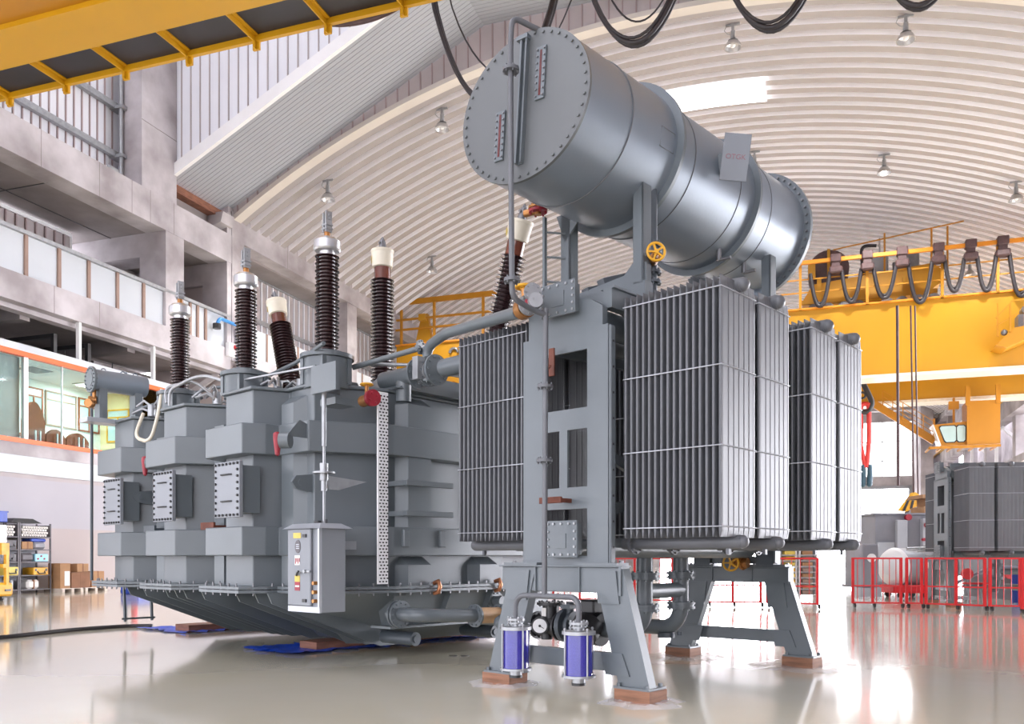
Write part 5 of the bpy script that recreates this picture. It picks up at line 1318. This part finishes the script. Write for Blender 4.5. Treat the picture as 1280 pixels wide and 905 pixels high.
m = MB(); m.cyl((c[0] + .15, 35.8, c[2] - .55), (c[0] + .15, 36.2, c[2] - .55), .30, 16); m.build('sheave', 'bg_grey', HB)

# ================================================================ RED SAFETY BARRIERS
def barrier(x0, y0, x1, y1, nbar, posts, label, ztop=1.31, mat_='red', bars_low=True):
    p0 = Vector((x0, y0, 0)); p1 = Vector((x1, y1, 0))
    t = thing('safety_barrier', label, 'barrier', tuple((p0 + p1) / 2), 'W', group='red wheeled safety barriers')
    at = lambda s, z: p0.lerp(p1, s) + Vector((0, 0, z))
    for z, w in ((ztop - .02, .045), (.58, .035), (.14, .04)):
        m = MB(); m.bar(at(0, z), at(1, z), w, w); m.build('rail', mat_, t)
    for s in posts:
        m = MB(); m.bar(at(s, .12), at(s, ztop - .02), .06, .06, (1, 0, 0)); m.build('post', mat_, t)
        m = MB(); q = at(s, 0); m.cyl(q + Vector((.03, 0, .07)), q + Vector((.07, 0, .07)), .065, 14); m.cyl(q + Vector((.03, -.01, .07)), q + Vector((.02, .0, .13)), .02, 8); m.build('castor', 'black', t)
    for k in range(nbar):
        s = (k + 1) / (nbar + 1)
        if min(abs(s - p) for p in posts) < .06: continue
        m = MB(); m.cyl(at(s, .14), at(s, ztop - .03), .010, 6); m.build('bar', mat_, t)
barrier(8.850, 22.5, 10.050, 22.2, 7, (.03, .42, .97), 'red barrier panel beside the door glare, in front of the white round tank')  # barrier end points computed from image pixel columns and chosen depths
barrier(10.132, 22.2, 10.517, 22.1, 2, (.06, .94), 'narrow red barrier panel between two wide panels on the right')
barrier(10.531, 22.0, 11.542, 21.0, 7, (.02, .52, .98), 'wide red barrier panel in front of the right background cooler')
barrier(11.610, 21.0, 12.842, 20.6, 7, (.02, .52, .98), 'red barrier panel cut by the right edge of the photograph')
barrier(11.750, 19.9, 12.727, 19.6, 6, (.02, .98), 'red barrier panel whose first post stands at the right photograph edge')
barrier(2.784, 24.2, 4.422, 23.6, 8, (.02, .38, .62, .98), 'red barrier panel seen behind the two drop pipes', mat_='red')
barrier(1.141, 24.6, 2.694, 24.2, 8, (.02, .5, .98), 'red barrier panel seen through the front leg frame above the pump')
barrier(5.013, 22.9, 6.562, 22.6, 6, (.12, .52, .97), 'red barrier panel seen through the rear leg frame')
barrier(6.616, 22.5, 7.745, 21.8, 5, (.03, .98), 'overexposed red barrier panel right of the rear leg frame')

# ================================================================ BACKGROUND, RIGHT
B2 = copy_tree(CO)
th = 1.70
for c_ in list(B2.children):
    if c_.name.split('.')[0] in ('conservator_cradle', 'ladder', 'clamp_block', 'top_valve', 'feed_pipe', 'flow_indicator', 'oil_pump', 'butterfly_valve', 'pipe_clamp'):
        for g_ in list(c_.children): bpy.data.objects.remove(g_)
        bpy.data.objects.remove(c_)
B2.location = (11.8, 23.75, 0); B2.rotation_euler = (0, 0, -th)
off = Matrix.Rotation(-th, 4, 'Z') @ (Vector(ORG[CO.name]) - Vector((-5.29, 6.5, 0)))
B2.location = B2.location + off
B2['label'] = 'second grey cooler bank standing behind the red barriers at the right edge'
CO['group'] = 'cooler banks'; B2['group'] = 'cooler banks'
for i, (x, y) in enumerate(((-6.10, 6.53), (-4.42, 6.53))):
    q = Matrix.Rotation(-th, 4, 'Z') @ Vector((x + 5.29, y - 6.5, 0)) + Vector((11.8, 23.75, 0))
    m = MB(); m.box(-.19, .19, -.14, .14, 0, .12, .004)
    solo(m, 'wooden_block', 'wood', ('far' if i == 0 else 'near') + ' wooden block under the white lit end frame of the background cooler', 'wooden block', tuple(q), 'W', rz=-th, local=True, group='wooden blocks under the cooler feet')
# tank of the background transformer behind its cooler
t = thing('power_transformer', 'pale grey transformer tank behind the right background cooler', 'transformer', (16.5, 27.5, 0), 'W')
m = MB(); m.box(15.5, 22, 26.3, 30, .75, 3.4); m.build('tank_wall', 'bg_light', t)
m = MB(); m.box(15.4, 22, 26.2, 30.1, .68, .76); m.box(15.4, 22, 26.2, 30.1, 1.5, 1.58); m.build('tank_flange', 'bg_grey', t)
m = MB(); m.box(15.6, 22, 26.6, 29.8, 0, .68); m.build('lower_tank', 'bg_grey', t)
m = MB(); m.box(16.0, 16.4, 26.12, 26.3, .9, 1.6); m.build('control_box', 'bg_light', t)
m = MB(); m.tube([(13.4, 26.0, .55), (14.4, 26.0, 1.0), (15.4, 25.9, 1.05), (16.5, 25.9, .95)], .05, 8); m.cyl((15.3, 25.9, .95), (15.3, 25.9, 1.25), .08, 10); m.build('pipework', 'bg_grey', t)
for x, z in ((13.72, .82), (15.0, .84)):
    m = MB(); m.cyl((x, 25.95, z), (x, 26.05, z), .17, 20); m.build('flange_cover', 'red', t)
# white round-ended tank on a red cart
x0, d = (12.188, 28.5); x1, _ = (14.435, 28.5)  # anchor taken from image pixel columns at a chosen depth
t = thing('white_tank', 'white round ended tank lying on a red cart behind the barriers', 'tank', ((x0 + x1) / 2, 28.5, .4), 'W')
m = MB(); m.cyl((12.55, 28.3, 1.0), (14.6, 29.2, 1.0), .63, 36); m.build('barrel', 'bg_light', t)
m = MB(); ax = Vector((2.05, .9, 0)).normalized(); m.lathe([(.0, -.26), (.25, -.24), (.45, -.17), (.58, -.07), (.64, .05)], (12.5, 28.28, 1.0), ax, 36); m.build('domed_end', 'white', t)
m = MB(); m.cyl((12.7, 27.75, 1.62), (14.4, 28.5, 1.66), .03, 8); m.cyl((12.7, 27.75, 1.56), (14.4, 28.5, 1.6), .02, 8); m.build('top_pipe', 'galv', t)
m = MB(); m.box(13.45, 13.75, 27.95, 28.05, .96, 1.16, .06); m.build('hand_hole', 'paper', t)
t = thing('cart', 'red cart with black wheels under the white round ended tank', 'cart', (13.1, 28.3, 0), 'W')
m = MB(); m.box(12.3, 13.6, 27.8, 28.9, .16, .42, .03); m.build('bed', 'red', t)
for x in (12.55, 13.35):
    for y in (27.85, 28.8):
        m = MB(); m.cyl((x, y - .05, .10), (x, y + .05, .10), .10, 16); m.build('wheel', 'black', t)
t = thing('oil_pump_skid', 'tangle of pipes and a round black motor beside the white end frame', 'pump', (13.4, 26.2, 0), 'W')
m = MB(); m.box(12.9, 13.9, 25.8, 26.6, .05, .14); m.bar((13.0, 26, .1), (13.3, 26.1, 1.9), .05, .05); m.bar((13.8, 26, .1), (13.5, 26.1, 1.9), .05, .05); m.build('stand', 'bg_light', t)
m = MB(); m.cyl((13.25, 26.0, 1.95), (13.6, 26.2, 1.95), .22, 18); m.build('motor', 'black', t)
m = MB()
for k in range(5): m.tube([(12.4 + .1 * k, 26.4, 1.5 + .09 * k), (13.0, 26.2, 1.55 + .1 * k), (13.4, 26.1, 1.4 + .06 * k)], .03, 6)
m.box(12.7, 13.3, 26.0, 26.5, 1.35, 1.42); m.build('pipework', 'galv', t)
# dark grey tank in the glare of the door
t = thing('oil_tank', 'dark grey tank with red fittings standing in front of the bright open door', 'tank', (14.0, 33.5, 0), 'W')
m = MB(); m.box(13.9, 16.6, 33, 36, .2, 2.95, .02); tk = m.build('tank_body', 'bg_grey', t)
m = MB(); m.box(13.8, 16.7, 32.9, 36.1, 2.95, 3.02); m.box(13.8, 16.7, 32.9, 36.1, .1, .22); m.build('rim', 'bg_grey', t)
m = MB(); m.box(14.65, 15.05, 32.8, 33, 1.2, 2.75, .02); m.build('cabinet', 'bg_light', t)
m = MB(); m.box(15.6, 15.95, 32.75, 33, 1.3, 2.8, .02); m.build('pipe_duct', 'bg_light', t)
m = MB(); m.cyl((15.75, 32.6, 2.55), (15.75, 32.75, 2.55), .11, 16); m.cyl((15.1, 32.8, 2.85), (15.1, 32.95, 2.85), .12, 12); m.cyl((15.6, 32.6, 2.0), (15.6, 32.75, 2.0), .06, 12); m.build('red_fitting', 'red_cap', t)
m = MB(); m.box(13.95, 14.6, 32.9, 33, .4, 1.9); m.build('side_plate', 'bg_light', t)
t = thing('crate', 'wooden crate lifted on top of the dark grey tank', 'crate', (16.3, 34, 3.02), 'W')
m = MB(); m.box(16.0, 17.3, 33.5, 34.6, 3.02, 3.3); m.box(15.9, 17.4, 33.4, 34.7, 3.62, 3.76); m.box(16.2, 17.1, 33.6, 34.5, 3.3, 3.62); m.build('boards', 'cardboard', t)
t = thing('equipment_case', 'small grey equipment case standing left of the dark tank in the glare', 'case', (9.6, 23.4, 0), 'W')
m = MB(); m.box(11.2, 11.75, 27.6, 28.2, .35, 1.75, .04); m.build('body', 'bg_grey', t)
m = MB(); m.cyl((11.5, 27.55, 1.3), (11.5, 27.6, 1.3), .14, 14); m.build('dial_face', 'white', t)
m = MB(); m.box(11.15, 11.8, 27.55, 28.25, .05, .35); m.build('base', 'bg_light', t)
t = thing('stool', 'low metal stool standing behind the wide red barrier', 'stool', (13.7, 24.7, 0), 'W')
m = MB(); m.box(13.0, 13.55, 24.5, 24.9, .55, .6); m.build('seat', 'red', t)
for x, s in ((13.08, -.1), (13.47, .1)):
    m = MB(); m.bar((x, 24.6, .55), (x + s, 24.6, 0), .03, .03); m.build('leg', 'galv', t)
    m = MB(); m.bar((x, 24.85, .55), (x + s, 24.85, 0), .03, .03); m.build('leg', 'galv', t)
m = MB(); m.cyl((14.95, 25.2, 0), (14.95, 25.2, .92), .3, 24); m.cyl((14.95, 25.2, .3), (14.95, 25.2, .33), .31, 24); m.cyl((14.95, 25.2, .6), (14.95, 25.2, .63), .31, 24)
solo(m, 'oil_barrel', 'blue', 'blue barrel behind the red barrier at the right edge', 'barrel', (14.95, 25.2, 0), 'W')
# white parts rack with coloured bins
t = thing('parts_rack', 'white parts rack with rows of coloured bins seen right of the rear legs', 'rack', (9.1, 27.8, 0), 'W')
m = MB(); m.box(8.55, 9.75, 27.9, 28.2, .1, 1.75)
for k in range(9): m.box(8.55, 9.75, 27.55, 27.9, .12 + .18 * k, .14 + .18 * k)
for x in (8.55, 9.06, 9.18, 9.72): m.box(x, x + .04, 27.55, 27.9, 0, 1.75)
m.build('frame', 'white', t)
cc = ['handwheel', 'timber', 'brown_post', 'label_yellow', 'rust', 'cardboard']
for k in range(8):
    for j, x in enumerate((8.72, 9.28)):
        m = MB(); m.box(x, x + .32, 27.52, 27.86, .15 + .18 * k, .26 + .18 * k, .01); m.build('bin', cc[(k * 3 + j * 2) % 6], t)

# ================================================================ BACKGROUND, LEFT: shelves and cartons
def shelf_unit(y0, y1, label):
    t = thing('storage_shelf', label, 'shelf', (-27.4, (y0 + y1) / 2, 0), 'H', group='dark storage shelves')
    for y in (y0, y1 - .05):
        for x in (-27.72, -27.05):
            m = MB(); m.box(x, x + .05, y, y + .05, 0, 2.58); m.build('upright', 'case_dark', t)
    for z in (.16, .68, 1.17, 1.62, 2.08):
        m = MB(); m.box(-27.74, -27.0, y0, y1, z - .04, z); m.build('shelf_board', 'case_dark', t)
    m = MB(); m.box(-27.72, -27.06, y1 - .03, y1 - .01, 2.08, 2.52); m.box(-27.74, -27.72, y0, y1, 2.08, 2.52); m.build('side_panel', 'case_dark', t)
    m = MB(); m.box(-27.74, -27.72, y0, y1, .1, 1.6); m.build('back_panel', 'bg_grey', t)
shelf_unit(22.2, 23.58, 'dark shelf unit at the left photograph edge, left one of the pair')
shelf_unit(23.6, 24.98, 'dark shelf unit nearest the cartons, right one of the pair')
def roll():
    m = MB(); m.cyl((-.33, 0, 0), (.33, 0, 0), .043, 14, cap=False); m.lathe([(.043, .33), (.018, .33), (.018, .2), (0, .2)], (0, 0, 0), (1, 0, 0), 14)
    return solo(m, 'paper_roll', 'paper', '', 'roll', (0, 0, 0), 'H', group='white rolls on the shelves', local=True)
r0 = roll(); cnt = 0
for un, (ya, n) in enumerate(((22.32, 10), (23.74, 10))):
    for row in range(4):
        for k in range(n):
            y = ya + .112 * k + (.056 if row % 2 else 0)
            o = r0 if cnt == 0 else r0.copy()
            if cnt: COL.objects.link(o)
            o.location = frame_mat('H') @ Vector((-27.35, y, 2.135 + .097 * row)); cnt += 1
            o['label'] = 'white paper roll stacked on the top board of the %s dark shelf' % ('left' if un == 0 else 'right')
            o['group'] = 'white rolls on the %s shelf' % ('left' if un == 0 else 'right')
def sbox(name, matn, y0, y1, z0, z1, label, cat, x0=-27.5, x1=-27.02, bev=.02, group=None, extra=None):
    t = thing(name, label, cat, ((x0 + x1) / 2, (y0 + y1) / 2, z0), 'H', group=group)
    m = MB(); m.box(x0, x1, y0, y1, z0, z1, bev); b = m.build('body', matn, t)
    if extra: extra(t, x0, x1, y0, y1, z0, z1)
    return t
def handle(t, x0, x1, y0, y1, z0, z1):
    m = MB(); yc = (y0 + y1) / 2; zc = (z0 + z1) / 2
    m.tube([(x1, yc - .16, zc), (x1 + .05, yc - .14, zc - .08), (x1 + .05, yc + .14, zc - .08), (x1, yc + .16, zc)], .025, 6); m.build('handle', 'black', t)
    m = MB(); m.box(x1 - .002, x1 + .012, y0 + .06, y0 + .14, zc, zc + .09); m.box(x1 - .002, x1 + .012, y1 - .14, y1 - .06, zc, zc + .09); m.build('latch', 'black', t)
def tape(t, x0, x1, y0, y1, z0, z1):
    m = MB(); yc = (y0 + y1) / 2; m.box(x0, x1 + .004, yc - .03, yc + .03, z0, z1 + .004); m.build('tape', 'cardboard_dark', t)
def knobs(t, x0, x1, y0, y1, z0, z1):
    m = MB()
    for k in range(3): m.cyl((x1, y0 + .12 + .14 * k, (z0 + z1) / 2 + (.06 if k % 2 else -.04)), (x1 + .02, y0 + .12 + .14 * k, (z0 + z1) / 2 + (.06 if k % 2 else -.04)), .035, 10)
    m.build('dial', 'red_cap', t)
sbox('tool_case', 'case_dark', 22.35, 22.85, 1.62, 1.92, 'dark tool case on the left shelf below the white rolls', 'case', extra=handle)
sbox('tool_case', 'case_dark', 22.95, 23.5, 1.62, 1.95, 'dark case with a pale handle on the left shelf, second under the rolls', 'case', extra=handle)
sbox('carton', 'cardboard', 23.72, 24.2, 1.62, 1.9, 'small brown carton on the right shelf below the rolls', 'carton', extra=tape)
sbox('kit_bag', 'bg_grey', 24.22, 24.78, 1.62, 1.9, 'grey soft bag on the right shelf below the rolls', 'bag', bev=.08)
sbox('folded_sheet', 'blue', 24.1, 24.78, 1.9, 2.02, 'folded blue sheet lying on the grey bag', 'sheet', bev=.04)
sbox('tool_case', 'case_dark', 22.8, 23.5, 1.17, 1.45, 'flat dark case on the middle board of the left shelf', 'case', extra=handle)
sbox('tool_bag', 'case_dark', 23.68, 24.25, 1.17, 1.48, 'dark bag left of the pale blue instrument', 'bag', bev=.08)
sbox('test_instrument', 'light_blue', 24.28, 24.86, 1.17, 1.45, 'pale blue test instrument with red dials on the right shelf', 'instrument', extra=knobs)
sbox('yellow_case', 'label_yellow', 22.95, 23.52, .68, .98, 'yellow carrying case on the left shelf', 'case', x1=-26.95, extra=handle)
sbox('yellow_case', 'handwheel', 24.15, 24.8, .68, .95, 'orange yellow carrying case on the right shelf', 'case', x1=-26.95, extra=handle)
sbox('parcel', 'paper', 23.95, 24.5, .16, .5, 'pair of pale wrapped parcels on the bottom board of the right shelf', 'parcel', bev=.08, extra=tape)
for k, y in enumerate((23.15, 23.42)):
    m = MB(); m.cyl((-27.2, y, .16), (-27.2, y, .48), .075, 16); m.cyl((-27.2, y, .48), (-27.2, y, .50), .05, 16); solo(m, 'metal_can', 'galv', ('left' if k == 0 else 'right') + ' grey metal can on the bottom board of the left shelf', 'can', (-27.2, y, .16), 'H', group='metal cans')
m = MB(); m.box(-27.5, -27.1, 22.85, 23.2, 2.58, 2.95, .02); m.box(-27.52, -27.08, 22.83, 23.22, 2.92, 2.97); solo(m, 'plastic_crate', 'blue', 'blue plastic crate on top of the left shelf', 'crate', (-27.3, 23, 2.58), 'H')
m = MB(); m.loft([[(-27.6, 23.3, 2.58), (-27.05, 23.3, 2.58), (-27.05, 24.6, 2.58), (-27.6, 24.6, 2.58)], [(-27.55, 23.5, 2.74), (-27.1, 23.5, 2.74), (-27.1, 24.25, 2.74), (-27.55, 24.25, 2.74)]]); solo(m, 'folded_cover', 'black', 'black folded cover lying on top of the right shelf', 'cover', (-27.3, 23.9, 2.58), 'H')
# pallets and cartons right of the shelves
def pallet(x0, x1, y0, y1, label):
    t = thing('pallet', label, 'pallet', ((x0 + x1) / 2, (y0 + y1) / 2, 0), 'H', group='pallets by the left wall')
    m = MB()
    for k in range(5):
        a = x0 + (x1 - x0) * k / 5; m.box(a, a + (x1 - x0) / 5 - .03, y0, y1, .12, .15)
    m.build('deck', 'pallet', t)
    for k in range(3):
        m = MB(); a = y0 + (y1 - y0 - .12) * k / 2; m.box(x0, x1, a, a + .12, 0, .12); m.build('runner', 'pallet', t)
pallet(-27.5, -26.6, 25.1, 26.1, 'pale wooden pallet right of the shelves')
pallet(-27.6, -26.7, 26.3, 27.4, 'pale wooden pallet nearest the transformer')
def carton(x0, x1, y0, y1, z0, z1, label, matn='cardboard', ex=tape): sbox('carton', matn, y0, y1, z0, z1, label, 'carton', x0, x1, .01, 'cartons on the pallets', ex)
def paper_sheet(t, x0, x1, y0, y1, z0, z1):
    m = MB(); m.box(x1, x1 + .006, y0 + .2, y1 - .04, z0 + .1, z1 - .3); m.build('paper_sheet', 'paper', t)
carton(-27.3, -26.7, 25.1, 25.58, .15, 1.1, 'tall brown carton with a white sheet on its side', ex=paper_sheet)
carton(-27.3, -26.7, 25.62, 26.55, .15, .75, 'wide dark brown carton in the middle of the pallets', 'cardboard_dark')
carton(-27.2, -26.75, 25.95, 26.5, .76, 1.08, 'small brown carton lying on the wide dark carton')
carton(-27.3, -26.75, 26.65, 27.3, .15, .78, 'brown carton nearest the transformer on the second pallet')
# yellow trolley at the left frame edge
t = thing('yellow_trolley', 'yellow service trolley cut off by the left photograph edge', 'trolley', (-23.2, 19.4, 0), 'H')
m = MB(); m.box(-23.9, -22.9, 18.9, 19.82, .15, .55, .06); m.build('tank', 'handwheel', t)
m = MB(); m.box(-23.0, -22.9, 19.55, 19.65, .5, 1.75); m.box(-23.9, -22.9, 19.45, 19.65, 1.0, 1.12); m.box(-23.9, -22.9, 19.4, 19.66, 1.4, 1.75); m.build('frame', 'handwheel', t)
m = MB(); m.box(-23.8, -22.95, 19.0, 19.64, 1.75, 2.3, .03); m.build('head_box', 'white', t)
m = MB(); m.box(-22.9, -22.88, 19.5, 19.7, .3, .36); m.build('label_strip', 'black', t)
for y in (19.1, 19.7):
    m = MB(); m.cyl((-23.3, y - .04, .09), (-23.3, y + .04, .09), .09, 14); m.build('wheel', 'black', t)
# hose stand behind the left end of the transformer
t = thing('gas_cylinder', 'red and green cylinder on a stand behind the left end of the transformer', 'cylinder', (-24.5, 26.3, 0), 'H')
m = MB(); m.cyl((-24.6, 26.6, .1), (-24.6, 26.6, 1.5), .12, 16); m.ball((-24.6, 26.6, 1.5), .12, 10); m.build('cylinder', 'red', t)
m = MB(); m.cyl((-24.75, 26.35, 0), (-24.75, 26.35, 1.6), .04, 8); m.box(-24.9, -24.4, 26.2, 26.9, 0, .08); m.build('stand', 'teal_dark', t)
m = MB(); m.tube(arc((-24.75, 26.2, 1.5), 0, PI, .12, (0, 1, 0), (0, 0, 1), 8), .03, 6); m.build('hose', 'sling_red', t)
t = thing('blue_container', 'blue container with a dark lid on the floor behind the left tank end', 'container', (-22.6, 24.2, 0), 'H')
m = MB(); m.box(-23.4, -22.6, 24.6, 25.3, 0, .4, .04); m.build('tub', 'blue', t)
m = MB(); m.box(-23.45, -22.55, 24.55, 25.35, .4, .46, .02); m.build('lid', 'case_dark', t)
# office furniture
def sofa(y0, y1, label, h=1.0):
    t = thing('curved_counter', label, 'counter', (-29, (y0 + y1) / 2, 5.6), 'H', group='brown office counters')
    m = MB(); n = 14; A = []
    poly = [(y0, 5.6)] + [(y0 + (y1 - y0) * i / n, 5.75 + h * math.sin(PI * (.12 + .76 * i / n)) ** .6) for i in range(n + 1)] + [(y1, 5.6)]
    m.prism(poly, 'yz', -29.0, -28.85); m.build('panel', 'sofa', t)
    m = MB(); m.box(-29.8, -28.9, y0 + .15, y1 - .15, 6.15, 6.2); m.build('desk_top', 'sofa', t)
    m = MB()
    for y in (y0 + (y1 - y0) * .4, y0 + (y1 - y0) * .62): m.cyl((-28.7, y, 5.6), (-28.7, y, 6.3), .04, 8)
    m.build('chrome_post', 'silver', t)
sofa(25.4, 26.4, 'tall curved brown counter end behind the office glass', 1.7)
sofa(26.45, 27.4, 'brown rounded counter in the office, left of the glass joint', .75)
sofa(27.45, 28.6, 'brown rounded counter in the office, right of the glass joint', .75)
t = thing('ceiling_cassette', 'square air conditioning cassette in the office ceiling', 'air conditioner', (-29.2, 27, 8.84), 'H')
m = MB(); m.box(-29.95, -28.55, 25.5, 27.0, 8.80, 8.84); m.build('frame', 'white', t)
m = MB(); m.box(-29.7, -28.8, 25.75, 26.75, 8.78, 8.80); m.build('grille', 'bg_grey', t)
for i, (x, y) in enumerate(((-29.5, 29.3), (-29.6, 24.0), (-29.6, 20.5))):
    t = thing('office_lamp', ['office ceiling light glowing beside the cassette', 'office ceiling light behind the concrete pillar', 'office ceiling light near the left photograph edge'][i], 'lamp', (x, y, 8.84), 'H', group='office ceiling lights')
    m = MB(); m.box(x - .65, x + .65, y - .35, y + .35, 8.79, 8.84); m.build('tray', 'white', t)
    m = MB(); m.box(x - .55, x + .55, y - .25, y + .25, 8.775, 8.79); m.build('tube', 'lamp_on', t)
    l = bpy.data.lights.new('office_light', 'AREA'); l.shape = 'RECTANGLE'; l.size = 1.1; l.size_y = .5; l.energy = 170; l.color = (.9, 1, .97)
    o = bpy.data.objects.new('office_light', l); COL.objects.link(o); o.location = frame_mat('H') @ Vector((x, y, 8.74)); 

# ================================================================ LIGHT AND CAMERA
w = bpy.data.worlds.new('overcast_sky'); SC.world = w; w.use_nodes = True
nt = w.node_tree; bg = nt.nodes['Background']
# hazy sky: brightest low over the yard beyond the big door, softer overhead and behind
tc = nt.nodes.new('ShaderNodeTexCoord'); dt = nt.nodes.new('ShaderNodeVectorMath'); dt.operation = 'DOT_PRODUCT'
hy = frame_mat('H') @ Vector((.52, .84, .12)); dt.inputs[1].default_value = hy
nt.links.new(tc.outputs['Generated'], dt.inputs[0])
mr = nt.nodes.new('ShaderNodeMapRange'); mr.interpolation_type = 'SMOOTHSTEP'
mr.inputs['From Min'].default_value = .2; mr.inputs['From Max'].default_value = .95
mr.inputs['To Min'].default_value = 3.8; mr.inputs['To Max'].default_value = 18.0
nt.links.new(dt.outputs['Value'], mr.inputs['Value']); nt.links.new(mr.outputs['Result'], bg.inputs['Strength'])
bg.inputs['Color'].default_value = (.92, .92, 1.0, 1)
# added warm fill spots below the bell lamps, which are mostly unlit
for i, (x, y) in enumerate(lamp_pos):
    l = bpy.data.lights.new('vault_fill', 'SPOT'); l.energy = 2200 if i != 5 else 4000; l.spot_size = 2.2; l.spot_blend = .6; l.shadow_soft_size = .3; l.color = (1, .97, .93)
    o = bpy.data.objects.new('vault_fill', l); COL.objects.link(o); o.location = frame_mat('H') @ Vector((x, y, vz(x) - 1.15))

cam = bpy.data.cameras.new('camera'); co = bpy.data.objects.new('camera', cam); COL.objects.link(co)
co.location = (0, 0, 1.3); co.rotation_euler = (PI / 2, 0, 0)
cam.sensor_fit = 'HORIZONTAL'; cam.sensor_width = 36.0; cam.lens = 1078 / 1280 * 36.0
cam.shift_x = 0; cam.shift_y = (697.5 - 452.5) / 1280; cam.clip_end = 600; cam.clip_start = .05
SC.camera = co
SC.view_settings.view_transform = 'Standard'; SC.view_settings.look = 'None'
SC.view_settings.gamma = 1; SC.view_settings.use_curve_mapping = False
SC.view_settings.exposure = .3
SC.cycles.max_bounces = 8; SC.cycles.diffuse_bounces = 5; SC.cycles.glossy_bounces = 4; SC.cycles.transmission_bounces = 4; SC.cycles.transparent_max_bounces = 6
SC.cycles.use_denoising = True
SC.cycles.sample_clamp_indirect = 6
